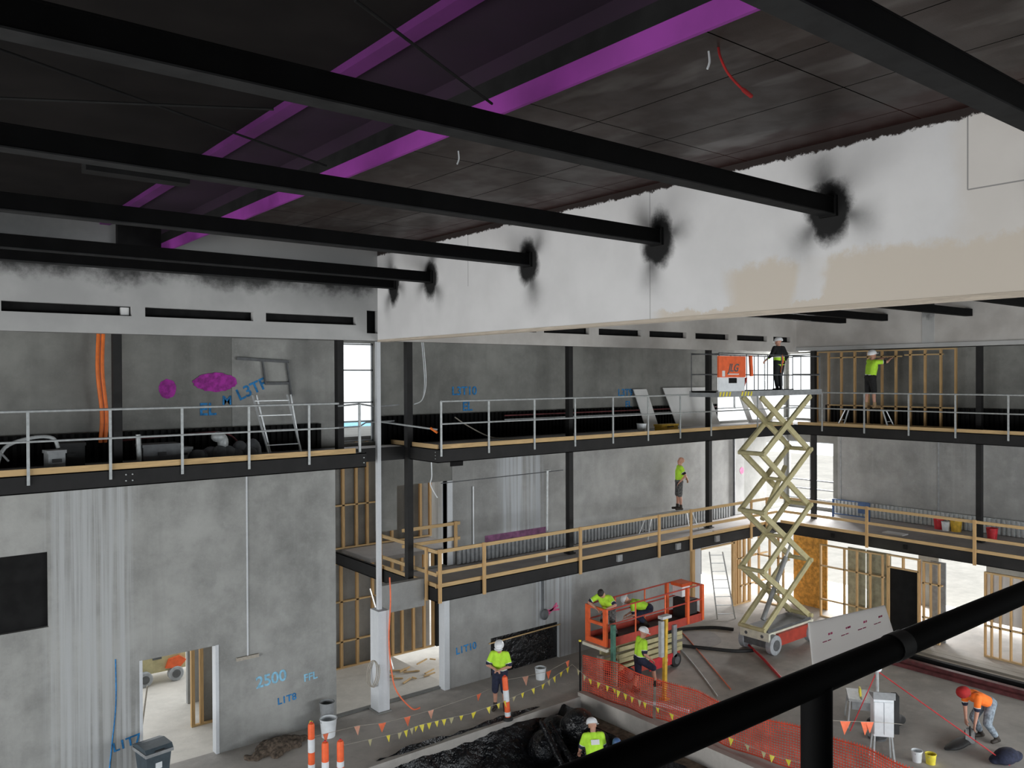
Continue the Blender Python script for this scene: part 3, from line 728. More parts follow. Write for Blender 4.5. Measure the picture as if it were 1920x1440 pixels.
# thick dark handrail of the near gallery
t = thing('handrail', 'thick dark handrail and post crossing the bottom corner close to the viewer', 'railing', (1.655, 1.0, Z2T))
put('rail_tube', MB().tube([(-6, 1.0, 7.479), (10, 1.0, 7.479)], .032, 20), M['beam'], t, True)
put('post', MB().tube([(1.655, 1.0, 6.2), (1.655, 1.0, 7.47)], .034, 16), M['beam'], t, True)
put('post', MB().tube([(-.6, 1.0, 6.2), (-.6, 1.0, 7.47)], .029, 16), M['beam'], t, True)
put('tape_wrap', MB().tube([(1.99, 1.0, 7.479), (2.05, 1.0, 7.479)], .0345, 20), M['rubber_black'], t, True)
# printed sheet standing behind the rail
sg = thing('printed_sheet', 'white sheet with lines of faint pink print standing behind the dark handrail', 'sheet', (1.9, 1.052, 7.44))
f = MB(); f.prism([(1.735, 7.44), (2.13, 7.44), (2.06, 7.562), (1.71, 7.583)], 'y', 1.052, 1.055)
put('sheet_face', f, M['card'], sg)
for k, (x, z, s) in enumerate(((1.785, 7.528, .014), (1.865, 7.527, .013), (1.945, 7.526, .015), (2.02, 7.525, .013))):
    writing('print_line', '---- ---', (x, 1.0515, z), s, M['pink_paint'], sg, tilt=-.01, off=.001)
    writing('print_line', ('m m', 'n mm', 'm n', 'nn m')[k], (x + .015, 1.0515, z + .014), s * .7, M['pink_paint'], sg, tilt=-.01, off=.001)

# ------------------------------------------------------------------ timber stud walls
def stud_wall(lab, axis, a, studs, z0, z1, nogs, plates=True, w=.045, d=.09, mat=None, ext=None):
    mid = (min(studs) + max(studs)) / 2
    t = thing('stud_wall', lab, 'stud wall', (mid, a, z0) if axis == 'x' else (a, mid, z0), 'timber stud walls')
    m = mat or M['timber_z']; ml = M['timber'] if axis == 'x' else M['timber_y']
    def bx(ua, ub, za, zb): return MB().box(ua, ub, a - d / 2, a + d / 2, za, zb) if axis == 'x' else MB().box(a - d / 2, a + d / 2, ua, ub, za, zb)
    lo, hi = (ext or (min(studs), max(studs)))
    for s in studs: put('stud', bx(s - w / 2, s + w / 2, z0 + (.045 if plates else 0), z1 - (.045 if plates else 0)), m, t)
    if plates:
        put('bottom_plate', bx(lo - w / 2, hi + w / 2, z0, z0 + .045), ml, t)
        put('top_plate', bx(lo - w / 2, hi + w / 2, z1 - .045, z1), ml, t)
    for z, ua, ub in nogs: put('nogging', bx(ua, ub, z - .022, z + .022), ml, t)
    return t
S1 = [11.25, 11.8, 12.35, 12.9, 13.62, 13.98, 14.41, 14.83, 15.18]
stud_wall('timber stud wall on the ground floor behind the white pier', 'x', 23.3, S1, -.88, 2.42, [(1.2, 11.2, 13.0), (-.05, 11.2, 12.9), (.95, 13.6, 15.2)], w=.085)
stud_wall('timber stud wall behind the middle balcony opening next to the white post', 'x', 23.36, [11.35, 11.91, 12.37, 12.75, 13.2, 13.65, 14.23, 14.74, 15.12], 2.83, 6.3, [(4.18, 11.3, 13.3), (4.9, 13.6, 15.1)], w=.085)
structure('wall_backstage', MB().box(7.2, 15.15, 23.46, 23.6, -.88, 2.6).box(9, 16.4, 23.46, 23.6, 2.6, 6.5), M['concrete_mid'])
one('black_post', MB().box(15.26, 15.38, 23.2, 23.32, -.88, 2.6), M['black'], 'thin black post beside the bright gap at the end of the ground floor studs', 'post')
stud_wall('timber stud wall seen through the doorway in the plain concrete wall', 'x', 21.85, [6.83, 7.05, 7.45, 7.95], -.88, 2.4, [], w=.09, mat=M['timber_z'])
structure('wall_store', MB().box(7.12, 8.4, 21.92, 22.0, -.88, 2.6), M['concrete'])
one('leaning_strip', MB().bar((12.7, 23.1, 1.5), (13.0, 22.2, -.86), .05, .02), M['alu'], 'pale metal strip leaning on the studs behind the white pier', 'strip')
S2 = [17.24, 16.76, 16.25, 15.73, 15.22, 14.71, 14.21, 13.7, 13.2, 12.68, 12.2]
stud_wall('timber stud wall on the far upper balcony behind the reaching worker', 'y', 28.6, S2, 6.38, 9.06, [(8.82, 16.7, 14.0), (8.86, 13.9, 12.6), (7.06, 16.8, 12.2)], w=.065)
structure('wall_upper_lining', MB().box(29.2, 29.3, 4, 17.5, 6.38, 9.1), M['concrete_dark'])
one('orange_post', MB().box(28.5, 28.62, 17.3, 17.42, 6.36, 8.95), M['orange_pipe'], 'orange painted strip at the end of the upper far studs near the bright window', 'post')
# ground floor, below the far balcony
stud_wall('timber stud wall of the ground floor between the orange sheet and the black door', 'y', 25.6, [15.3, 14.45, 14.01, 13.56, 13.15], 0, 2.46, [(1.73, 15.3, 13.1), (.6, 15.3, 13.1)])
df = t = stud_wall('timber door frame of studs around the tall black doorway', 'y', 25.6, [12.97, 12.0], 0, 2.5, [(2.1, 12.97, 12.0)], w=.07)
put('stud', MB().box(25.555, 25.645, 12.46, 12.52, 2.12, 2.46), M['timber_z'], t)
stud_wall('timber stud wall right of the black doorway beside the wide bright opening', 'y', 25.6, [11.86, 11.65, 11.4], 0, 2.46, [(1.8, 11.9, 11.3), (.75, 11.9, 11.3)])
stud_wall('timber stud wall with white lining at the edge of the picture beyond the bright opening', 'y', 25.6, [10.1, 9.93, 9.7, 9.42, 9.1, 8.8, 8.45, 8.1, 7.75, 7.4, 7.0], 0, 2.46, [(.9, 10.1, 7), (1.75, 10.1, 7)])
stud_wall('thick group of timber corner posts behind the scissor lift mast', 'x', 17.95, [24.35, 24.46, 24.62, 24.74, 25.0, 25.3], 0, 2.46, [(.65, 24.7, 26.4), (1.65, 24.5, 26.4), (2.25, 22.5, 24.4)], w=.09)
stud_wall('timber studs across the bright ground floor opening behind the scissor arms', 'y', 25.6, [17.75, 17.3, 16.95, 16.75], 0, 2.46, [(.62, 17.9, 16.5), (1.7, 17.9, 16.5)])
put('door_leaf', MB().box(25.66, 25.71, 12.03, 12.94, 0.01, 2.08), M['black'], df)
one('fibre_sheet', MB().box(26.4, 26.45, 15.55, 16.85, 0, 2.44), M['osb'], 'orange fibreboard sheet standing behind the scissor lift arms', 'sheet')
for y0, y1, lab in ((14.5, 13.9, 'greenish board behind the ground floor studs next to the bright gap'), (13.85, 13.05, 'greenish board behind the ground floor studs next to the black door')):
    one('lining_board', MB().box(25.9, 25.95, y1, y0, 0, 2.44), plain('greenish_board', (0.35, 0.34, 0.24), .8), lab, 'board', 'lining boards')
one('lining_board', MB().box(25.9, 25.95, 11.35, 11.8, 0, 2.44), M['grey'], 'grey board behind the studs right of the black door', 'board', 'lining boards')
one('lining_board', MB().box(25.7, 25.75, 6.5, 10.1, 1.0, 2.4), M['white'], 'white board lining behind the edge stud wall', 'board', 'lining boards')
structure('wall_ground_right', panel('x', 29.6, 29.8, 2, 18.2, 0, 2.5, [(13.9, 18.15, -.1, 2.4), (11.65, 13.2, -.1, 2.4), (6.0, 11.65, -.1, 1.0)]), M['concrete_dark'])
structure('wall_ground_stage', MB().box(22.0, 22.45, 17.86, 18.06, 0, 2.5), M['pillar'])
one('timber_post', MB().box(21.88, 22.02, 17.76, 17.86, 0, 2.47), M['timber_z'], 'timber post at the end of the concrete wall beside the bright doorway', 'post')
structure('door_2', MB().box(22.45, 24.3, 19.3, 19.4, .9, 2.5), M['grey_dark'])

# ------------------------------------------------------------------ things on the decks
def ladder(name, lab, a0, a1, b0, b1, n, mat, r=.03, back=None, group=None):
    """a0,a1 left stile foot/top; b0,b1 right stile"""
    a0, a1, b0, b1 = map(Vector, (a0, a1, b0, b1))
    t = thing(name, lab, 'ladder', tuple((a0 + b0) / 2), group)
    for p, q in ((a0, a1), (b0, b1)): put('stile', MB().bar(p, q, r * 1.6, r), mat, t)
    for k in range(n):
        s = (k + .6) / n; put('rung', MB().bar(a0.lerp(a1, s), b0.lerp(b1, s), r * 1.5, r * .7), mat, t)
    if back:
        for p, q in back: put('back_leg', MB().bar(p, q, r * 1.3, r), mat, t)
    return t
ladder('step_ladder', 'aluminium step ladder standing on the upper walkway against the marked wall', (7.55, 18.5, Z2T), (7.35, 18.95, 7.75), (8.35, 18.5, Z2T), (8.2, 18.95, 7.75), 4, M['alu'], .028,
       [((7.75, 18.9, Z2T), (7.45, 18.98, 7.75)), ((8.5, 18.9, Z2T), (8.3, 18.98, 7.75))])
f = MB()
for a, b in (((7.12, 8.62), (8.42, 8.55)), ((7.75, 8.56), (7.82, 8.02)), ((8.36, 8.55), (8.48, 7.7)), ((7.82, 8.02), (8.42, 8.02))): f.bar((a[0], 19.34, a[1]), (b[0], 19.34, b[1]), .03, .07)
one('metal_rack', f, M['grey_dark'], 'dark metal frame leaning on the wall above the step ladder', 'frame')
for i, (dx, lab) in enumerate(((0, 'first of two orange conduits rising beside the column on the upper walkway'), (.09, 'second of two orange conduits rising beside the column, nearer it'))):
    one('orange_conduit', MB().tube(arc_pts([(4.10 + dx, 19.1, 6.8), (4.13 + dx, 19.08, 7.4), (4.05 + dx, 19.06, 8.3), (4.08 + dx, 19.1, 9.1)]), .04, 10), M['orange_pipe'], lab, 'conduit', 'orange conduits', True)
f = MB()
for k in range(2): f.tube(arc_pts([(11.9 + .05 * k, 18.75, 9.1), (11.95 + .05 * k, 18.72, 8.4), (11.95 + .04 * k, 18.7, 7.9), (11.8, 18.6, 7.55), (11.5, 18.5, 7.45)]), .014, 6)
one('white_hose', f, M['white_plastic'], 'white hoses hanging beside the corner column on the upper balcony', 'hose', None, True)
one('white_hose', MB().tube(arc_pts([(11.75, 18.1, 6.26), (11.78, 18.1, 5.6), (11.74, 18.1, 5.35), (11.95, 18.1, 5.0)]), .014, 6), M['white_plastic'], 'thin white hose hanging under the upper balcony corner', 'hose', None, True)
# ribbed upstands along the foot of the walls
def ribbed(lab, axis, a, u0, u1, z0, z1, mat, step=.15, s=-1):
    f = MB(); n = int((u1 - u0) / step)
    for k in range(n):
        ua = u0 + k * step; d = .05
        if axis == 'x': f.prism([(ua, a), (ua + .02, a + s * d), (ua + step * .55, a + s * d), (ua + step * .55 + .02, a), (ua + step, a), (ua + step, a + s * .008 - s * .02), (ua, a - s * .02)], 'z', z0, z1)
        else: f.prism([(a, ua), (a + s * d, ua + .02), (a + s * d, ua + step * .55), (a, ua + step * .55 + .02), (a, ua + step), (a - s * .02, ua + step), (a - s * .02, ua)], 'z', z0, z1)
    one('ribbed_sheet', f, mat, lab, 'ribbed sheet', 'ribbed sheets')
ribbed('black ribbed sheet along the foot of the upper balcony wall, left of the white sheets', 'x', 19.3, 11.0, 25.3, Z2T, 7.12, M['beam'])
ribbed('black ribbed sheet along the foot of the wall behind the step ladder', 'x', 19.3, -8, 9.3, Z2T, 7.0, M['black'])
ribbed('grey ribbed sheet along the foot of the middle balcony wall behind the plank trestle', 'x', 19.3, 13.4, 26.0, Z1T, 3.25, M['grey'])
ribbed('silvery ribbed sheet along the foot of the far middle balcony wall behind the buckets', 'y', 29.86, 5, 17.3, Z1T, 3.35, M['galv'])
ribbed('black ribbed sheet at the foot of the far upper balcony wall behind the studs', 'y', 29.1, 4, 17.2, Z2T, 7.05, M['black'])
for k, (z, m, lab) in enumerate(((7.02, M['red_steel'], 'red pipe run along the black ribbed sheet of the upper balcony'), (6.9, M['galv'], 'grey pipe run along the black ribbed sheet of the upper balcony'))):
    one('pipe_run', MB().tube([(15.0, 19.12, z), (25.0, 19.12, z)], .02, 8), m, lab, 'pipe', 'pipe runs', True)
one('pipe_run', MB().tube(arc_pts([(4.5, 19.1, 6.82), (6.0, 19.08, 6.9), (6.8, 19.05, 6.86), (7.2, 19.0, 6.38)]), .02, 8), M['red_steel'], 'red pipe sagging along the foot of the upper walkway wall', 'pipe', 'pipe runs', True)
one('cable_loop', MB().tube(arc_pts([(13.0, 18.8, 7.05), (13.2, 18.4, 6.8), (13.7, 18.0, 6.5), (14.6, 17.8, 6.42), (15.2, 18.0, 6.4)]), .016, 6), M['timber_grey'], 'pale cable looping down onto the upper balcony deck', 'cable', None, True)
# clutter at the back of the upper walkway
f = MB(); f.tube(arc_pts([(2.1, 18.2, 6.4), (2.25, 18.2, 6.85), (2.7, 18.2, 7.02), (3.05, 18.2, 7.0), (3.15, 18.2, 6.8)]), .035, 8)
one('pale_hose', f, M['galv'], 'thick pale hose arching beside the first post of the walkway rail', 'hose', None, True)
f = MB(); f.tube(arc_pts([(1.5, 18.1, 6.95), (2.05, 18.1, 6.85), (2.3, 18.1, 6.6)]), .02, 8)
one('pale_hose', f, M['grey'], 'thin pale hose at the very edge of the upper walkway', 'hose', None, True)
def crate(x, y, w, d, h, m, lab, rz=0.0):
    t = thing('storage_crate', lab, 'crate', (x, y, Z2T - .02), 'crates on the upper walkway', rz)
    f = MB(); f.box(-w / 2, w / 2, -d / 2, d / 2, 0, h - .06); put('body', f, m, t, local=True)
    f = MB(); f.box(-w / 2 - .02, w / 2 + .02, -d / 2 - .02, d / 2 + .02, h - .06, h); put('lid', f, m, t, local=True)
    f = MB(); f.box(-.08, .08, -d / 2 - .04, -d / 2, h * .45, h * .6); put('handle', f, M['rubber_black'], t, local=True)
crate(3.05, 18.0, .3, .3, .42, M['grey'], 'small grey crate under the arching pale hose', .1)
crate(3.45, 18.7, .5, .4, .5, M['rubber_black'], 'dark crate behind the walkway rail, left of the column', -.1)
crate(5.05, 18.3, .75, .45, .42, M['grey_dark'], 'wide dark crate behind the walkway rail, right of the column', .05)
crate(5.55, 18.6, .4, .4, .3, M['grey'], 'low grey crate beside the wide dark crate', .2)
t = thing('debris_bag', 'pale plastic sack drooping over the dark heap on the upper walkway', 'bag', (6.35, 18.4, Z2T))
f = MB(); f.ball((6.35, 18.4, 6.85), .16, .14, .12); f.ball((6.45, 18.4, 6.72), .12, .12, .2); put('sack', f, M['galv'], t, True)
f = MB()
for i in range(9): f.ball((5.9 + .16 * i, 18.5 + random.uniform(-.15, .15), 6.44), .2, .2, random.uniform(.12, .34))
o = one('rubble_heap', f, M['grey_dark'], 'dark heap of offcuts on the upper walkway beside the step ladder', 'rubble', None, True); o['kind'] = 'stuff'
one('white_pipe_offcut', MB().tube([(4.62, 18.1, 6.4), (4.6, 18.1, 7.0)], .05, 10), M['galv'], 'short pale pipe standing beside the column on the upper walkway', 'pipe', None, True)
# white sheets and frames leaning on the upper balcony
def lean(name, lab, x0, x1, xt, ytop, ybot, zt, w=.03, mat=None, group=None):
    f = MB(); vs = []
    for dy in (0, w): vs += [(x0, ybot + dy, Z2T), (x1, ybot + dy, Z2T), (x1 + xt, ytop + dy, zt), (x0 + xt, ytop + dy, zt)]
    f.add(vs, [(0, 1, 2, 3), (7, 6, 5, 4), (0, 4, 5, 1), (1, 5, 6, 2), (2, 6, 7, 3), (3, 7, 4, 0)])
    return one(name, f, mat or M['white'], lab, 'sheet', group)
lean('plaster_sheet', 'narrow white sheet leaning on the upper balcony wall', 20.95, 21.6, -.3, 19.25, 18.95, 7.72, group='leaning white sheets')
lean('plaster_sheet', 'large white sheet leaning on the upper balcony wall by the column', 22.5, 24.9, -.35, 19.25, 18.9, 7.75, group='leaning white sheets')
t = thing('board_stand', 'white frame of two raking boards leaning under the lift platform on the upper balcony', 'frame', (26.6, 18.7, Z2T))
for a, b in (((26.4, 25.7), (26.65, 25.95)), ((27.3, 26.35), (27.75, 26.8))):
    f = MB(); f.prism([(a[0], Z2T), (b[0], Z2T), (b[1], 7.6), (a[1], 7.6)], 'y', 18.7, 18.76); put('raking_board', f, M['white'], t)
put('cross_board', MB().box(26.4, 27.8, 18.66, 18.7, Z2T, Z2T + .1), M['white'], t)
def bucket(x, y, z, r, h, m, lab, group=None, handle=True):
    t = thing('bucket', lab, 'bucket', (x, y, z), group)
    f = MB(); f.lathe((0, 0, 0), [(r * .8, 0), (r, h), (r * 1.06, h), (r * 1.06, h + .015), (r * .94, h + .015), (r * .9, h - .02), (r * .74, .02)], 18); put('pail', f, m, t, True, True)
    if handle: put('handle', MB().tube([(r * 1.05 * math.cos(a), -.02 - .0 * a, h - .02 - r * .9 * math.sin(a) * .5) for a in [math.pi * k / 10 for k in range(11)]], .006, 6), M['galv'], t, True, True)
    return t
bucket(19.4, 17.75, Z2T - .02, .15, .3, M['white_plastic'], 'white bucket on the upper balcony in front of the black ribbed sheet', 'buckets')
t = thing('tool_case', 'yellow tool case lying at the foot of the narrow white sheet', 'case', (20.7, 17.9, Z2T - .02))
put('case_body', MB().box(20.35, 21.15, 17.75, 18.05, Z2T - .02, Z2T + .16), M['yellow_paint'], t)
put('case_lid', MB().box(20.33, 21.17, 17.73, 18.07, Z2T + .16, Z2T + .22), M['yellow_paint'], t)
put('handle', MB().bar((20.6, 17.72, Z2T + .14), (20.9, 17.72, Z2T + .14), .03, .03), M['rubber_black'], t)
# middle balcony: prop with thin rod, trestle, far buckets, blue frame
t = thing('steel_prop', 'slender pale prop standing at the front edge of the middle balcony', 'prop', (15.3, 17.6, Z1T - .02))
put('shaft', MB().tube([(15.3, 17.6, Z1T), (15.33, 17.6, 5.5)], .03, 10), M['galv'], t, True)
put('foot_plate', MB().box(15.2, 15.4, 17.52, 17.68, Z1T - .02, Z1T), M['galv'], t)
put('head_plate', MB().box(15.25, 15.41, 17.54, 17.66, 5.5, 5.52), M['galv'], t)
put('cross_rod', MB().tube([(11.8, 17.7, 5.43), (15.95, 17.62, 5.47)], .014, 6), M['grey_dark'], t, True)
one('vertical_pipe', MB().tube([(26.3, 19.33, Z1T), (26.3, 19.33, 5.95)], .045, 10), M['grey_dark'], 'dark vertical pipe on the middle balcony wall right of the column', 'pipe', None, True)
one('white_duct', MB().tube([(14.0, 19.33, 3.0), (14.0, 19.33, 5.0)], .02, 8), M['white_plastic'], 'thin white conduit on the wall near the doorway of the middle balcony', 'conduit', None, True)
def trestle(lab, u, v, w, d, axis, h0, splay, z0):
    """work platform: plank u..v with two splayed leg frames"""
    t = thing('work_trestle', lab, 'trestle', ((u + v) / 2, w, z0) if axis == 'x' else (w, (u + v) / 2, z0), 'plank trestles')
    P = (lambda a, b, z: (a, b, z)) if axis == 'x' else (lambda a, b, z: (b, a, z))
    f = MB(); f.bar(P(u, w, z0 + h0), P(v, w, z0 + h0), d, .045); put('plank', f, M['alu'], t)
    s = 1 if v > u else -1
    for e, o in ((u + .15 * s, -splay * s), (v - .15 * s, splay * s)):
        for side in (-d / 2, d / 2):
            put('leg', MB().bar(P(e, w + side * .8, z0 + h0 - .02), P(e + o, w + side * 1.5, z0), .035, .03), M['alu'], t)
        put('brace', MB().bar(P(e + o * .6, w - d * .6, z0 + h0 * .4), P(e + o * .6, w + d * .6, z0 + h0 * .4), .025, .025), M['alu'], t)
    return t
trestle('aluminium plank trestle on the middle balcony under the worker in patterned shorts', 20.4, 22.75, 18.5, .3, 'x', .72, .3, Z1T - .02)
trestle('aluminium plank trestle on the far upper balcony under the reaching worker', 15.35, 13.7, 27.1, .3, 'y', .62, .25, Z2T - .02)
bucket(29.5, 13.15, Z1T - .02, .17, .36, M['red'], 'red bucket on the far middle balcony next to the yellow one', 'buckets')
bucket(29.45, 12.55, Z1T - .02, .19, .4, M['yellow_paint'], 'yellow bucket on the far middle balcony left of the column', 'buckets')
bucket(29.35, 12.85, Z1T - .02, .14, .3, M['white_plastic'], 'white bucket between the red and yellow buckets', 'buckets')
bucket(28.9, 11.2, Z1T - .02, .17, .36, M['red'], 'red bucket right of the column on the far middle balcony', 'buckets')
t = thing('work_bench', 'blue steel work frame with a panel on the far middle balcony by the window', 'frame', (28.9, 16, Z1T - .02))
for y in (16.75, 15.35): put('leg', MB().box(28.85, 28.91, y - .03, y + .03, Z1T - .02, 3.5), M['bluegrey'], t)
for z in (2.95, 3.48): put('bar', MB().box(28.86, 28.9, 15.35, 16.75, z, z + .04), M['bluegrey'], t)
put('side_panel', MB().box(28.84, 28.87, 15.35, 15.75, 3.1, 3.48), M['bluegrey'], t)
one('loose_board', MB().box(27.2, 27.6, 13.3, 14.0, Z1T - .02, Z1T + .02), M['white'], 'small white board lying on the far middle balcony floor', 'board')
f = MB(); f.bar((23.0, 17.75, Z1T + .0), (25.4, 17.75, Z1T + .0), .1, .05); one('loose_timber', f, M['timber_dark'], 'dark timber lying along the deck near the front rail of the middle balcony', 'timber')

# ------------------------------------------------------------------ tall scissor lift
def wheel(parent, c, r, w, axis, mat):
    f = MB(); c = Vector(c); a = Vector((0, 1, 0)) if axis == 'y' else Vector((1, 0, 0))
    f.tube([c - a * w / 2, c - a * w * .4, c + a * w * .4, c + a * w / 2], [r * .9, r, r, r * .9], 22)
    q = put('wheel', f, mat, parent, True)
    f = MB(); f.tube([c - a * (w / 2 + .012), c + a * (w / 2 + .012)], r * .55, 18); put('hub', f, M['grey_dark'], q, True)
L = thing('scissor_lift', 'tall cream scissor lift raised to the upper balcony with an orange control panel', 'scissor lift', (21.9, 14.5, 0))
ch = put('chassis', MB().box(20.75, 23.2, 14.12, 14.92, .28, .62).box(20.70, 20.78, 14.02, 15.02, .42, .66), M['cream_pale'], L)
for y in (14.25, 14.8): put('lamp', MB().tube([(20.69, y, .54), (20.70, y, .54)], .05, 10), M['grey_dark'], ch, True)
put('bumper', MB().box(20.72, 20.8, 14.05, 15.0, .22, .42), M['grey_dark'], L)
put('side_tray', MB().box(21.2, 22.9, 14.03, 14.12, .2, .56), M['orange_dark'], L)
put('side_tray', MB().box(21.2, 22.9, 14.92, 15.0, .2, .56), M['orange_dark'], L)
put('chassis_deck', MB().box(20.85, 23.1, 14.15, 14.9, .62, .70), M['grey_dark'], L)
for x in (20.98, 22.95):
    for y in (14.05, 14.99): wheel(L, (x, y, .29), .29, .2, 'y', M['rubber'])
zn = [.80, 2.5, 4.2, 5.9, 7.55]; XA, XB_ = 20.5, 22.95
for i in range(4):
    for y0, s in ((14.06, 1), (14.84, -1)):
        put('scissor_arm', MB().bar((XA, y0, zn[i]), (XB_, y0, zn[i + 1]), .07, .16), M['cream'], L)
        put('scissor_arm', MB().bar((XB_, y0 + .075 * s, zn[i]), (XA, y0 + .075 * s, zn[i + 1]), .07, .16), M['cream'], L)
    put('cross_tube', MB().tube([((XA + XB_) / 2, 14.02, (zn[i] + zn[i + 1]) / 2), ((XA + XB_) / 2, 14.9, (zn[i] + zn[i + 1]) / 2)], .05, 12), M['cream'], L, True)
for z in zn[:4]:
    for x in (XA, XB_): put('cross_tube', MB().tube([(x, 14.0, z), (x, 14.9, z)], .065, 12), M['cream'], L, True)
cyl = put('hydraulic_ram', MB().tube([(21.1, 14.5, .9), (22.3, 14.5, 2.6)], .07, 12), M['grey'], L, True)
put('ram_rod', MB().tube([(22.3, 14.5, 2.6), (22.55, 14.5, 2.95)], .04, 10), M['alu'], cyl, True)
put('hydraulic_ram', MB().tube([(21.0, 14.45, 3.9), (22.2, 14.45, 5.4)], .07, 12), M['cream'], L, True)
put('platform_deck', MB().box(19.7, 23.4, 13.98, 14.92, 7.62, 7.70), M['grey_dark'], L)
put('platform_skirt', MB().box(18.3, 23.4, 13.95, 13.98, 7.58, 7.74).box(18.3, 23.4, 14.92, 14.95, 7.58, 7.74).box(18.3, 18.33, 13.98, 14.92, 7.58, 7.74), M['grey'], L)
put('extension_deck', MB().box(18.3, 19.9, 14.02, 14.88, 7.70, 7.74), M['grey'], L)
for x0 in (18.32, 19.3):
    f = MB()
    for k in (0, 2, 4, 6):
        x = x0 + k * .07; f.prism([(x, 7.6), (x + .06, 7.6), (x + .10, 7.72), (x + .04, 7.72)], 'y', 13.938, 13.95)
    put('hazard_stripe', f, M['yellow'], L)
def rl(pts, r=.015, m='grey_dark', name='guard_bar'): put(name, MB().tube(pts, r, 8), M[m], L, True)
for y in (13.98, 14.92):
    rl([(18.35, y, 8.78), (23.35, y, 8.74)]); rl([(18.35, y, 8.2), (23.35, y, 8.17)], .013)
    for x in (18.36, 19.6, 20.15, 20.6, 21.3, 22.3, 23.34): rl([(x, y, 7.7), (x, y, 8.76)], .014, name='guard_post')
for x in (18.36, 23.34):
    rl([(x, 13.98, 8.76), (x, 14.92, 8.76)]); rl([(x, 13.98, 8.2), (x, 14.92, 8.2)], .016)
put('entry_post', MB().bar((19.75, 13.96, 8.72), (19.8, 13.96, 8.15), .1, .06), M['orange'], L)
put('entry_post', MB().bar((19.55, 13.96, 8.1), (19.35, 13.96, 7.72), .06, .04), M['orange_dark'], L)
pn = put('control_panel', MB().box(18.22, 19.42, 13.88, 13.93, 8.12, 8.70), M['orange'], L)
writing('panel_lettering', 'JLG', (18.85, 13.875, 8.37), .30, M['grey_dark'], pn, shear=.3)
put('panel_lettering', MB().box(18.62, 19.1, 13.872, 13.878, 8.19, 8.22), M['white'], pn)
put('panel_sticker', MB().box(18.36, 18.48, 13.872, 13.878, 8.14, 8.30), M['white'], pn)
lb = put('lower_panel', MB().box(18.25, 19.4, 13.9, 13.93, 7.74, 8.12), M['white_plastic'], L)
put('vent', MB().box(18.68, 19.02, 13.885, 13.90, 7.96, 8.1), M['black'], lb)
one('red_lead', MB().tube([(21.0, 14.95, .08), (20.3, 13.9, .04), (19.31, 12.62, .03)], .035, 8), M['red'], 'thick red lead running over the floor from the tall scissor lift', 'cable', None, True)

# ------------------------------------------------------------------ low orange lift
O = thing('platform_lift', 'lowered orange platform lift with beige folded arms beside the stage wall', 'scissor lift', (17.2, 15.6, 0))
put('chassis', MB().box(15.9, 18.2, 15.22, 15.98, .18, .42), M['orange_dark'], O)
put('chassis_panel', MB().box(16.9, 17.9, 15.18, 15.22, .12, .42), M['red'], O)
put('chassis_label', MB().box(17.5, 17.62, 15.17, 15.18, .24, .32), M['white'], O)
for x in (16.1, 18.0):
    for y in (15.24, 15.96): wheel(O, (x, y, .2), .2, .16, 'y', M['rubber_black'])
for k in range(4):
    z = .46 + k * .155
    for y in (15.26, 15.92): put('folded_arm', MB().bar((15.75, y, z + (.02 if k % 2 else -.02)), (18.3, y, z + (-.02 if k % 2 else .02)), .08, .11), M['cream'], O)
put('mast_end', MB().box(17.85, 18.0, 15.16, 15.24, .3, 1.2), M['grey'], O)
pf = put('platform_deck', MB().box(15.3, 19.2, 15.24, 16.0, 1.07, 1.14), M['grey_dark'], O)
put('toe_board', MB().box(15.35, 19.2, 15.22, 15.24, 1.07, 1.30).box(15.35, 19.2, 16.0, 16.02, 1.07, 1.30).box(19.2, 19.22, 15.24, 16.0, 1.07, 1.30), M['orange_dark'], O)
g = put('end_gate', MB().box(15.28, 15.34, 15.22, 15.36, 1.1, 2.08).box(15.28, 15.34, 15.88, 16.02, 1.1, 2.08).box(15.28, 15.34, 15.36, 15.88, 1.1, 1.24).box(15.28, 15.34, 15.36, 15.88, 1.62, 1.70).box(15.28, 15.34, 15.36, 15.88, 2.02, 2.08), M['orange'], O)
put('end_step', MB().box(15.2, 15.3, 15.15, 16.05, 1.0, 1.08), M['cream_pale'], O)
def ro(pts, r=.022, m='orange_dark', name='guard_bar'): put(name, MB().tube(pts, r, 8), M[m], O, True)
for y in (15.24, 16.0):
    ro([(15.32, y, 2.06), (19.2, y, 2.12)]); ro([(15.32, y, 1.66), (19.2, y, 1.70)])
    for x in (16.4, 17.6): ro([(x, y, 1.12), (x, y, 2.08)], .022, 'orange', 'guard_post')
for x in (18.55, 19.2):
    for y in (15.24, 16.0): put('end_post', MB().bar((x, y, 1.1), (x, y, 2.12), .09, .09), M['orange'], O)
ro([(19.2, 15.24, 2.1), (19.2, 16.0, 2.1)], .03, 'orange'); ro([(19.2, 15.24, 1.66), (19.2, 16.0, 1.66)], .022, 'orange')
cb = put('control_box', MB().box(18.75, 19.1, 15.6, 15.95, 1.75, 2.05), M['white_plastic'], O)
put('control_cover', MB().box(18.7, 19.15, 15.55, 15.98, 2.05, 2.14), M['orange'], cb)
put('tool_tray', MB().box(18.7, 19.12, 15.35, 15.9, 1.14, 1.7), M['rubber_black'], O)

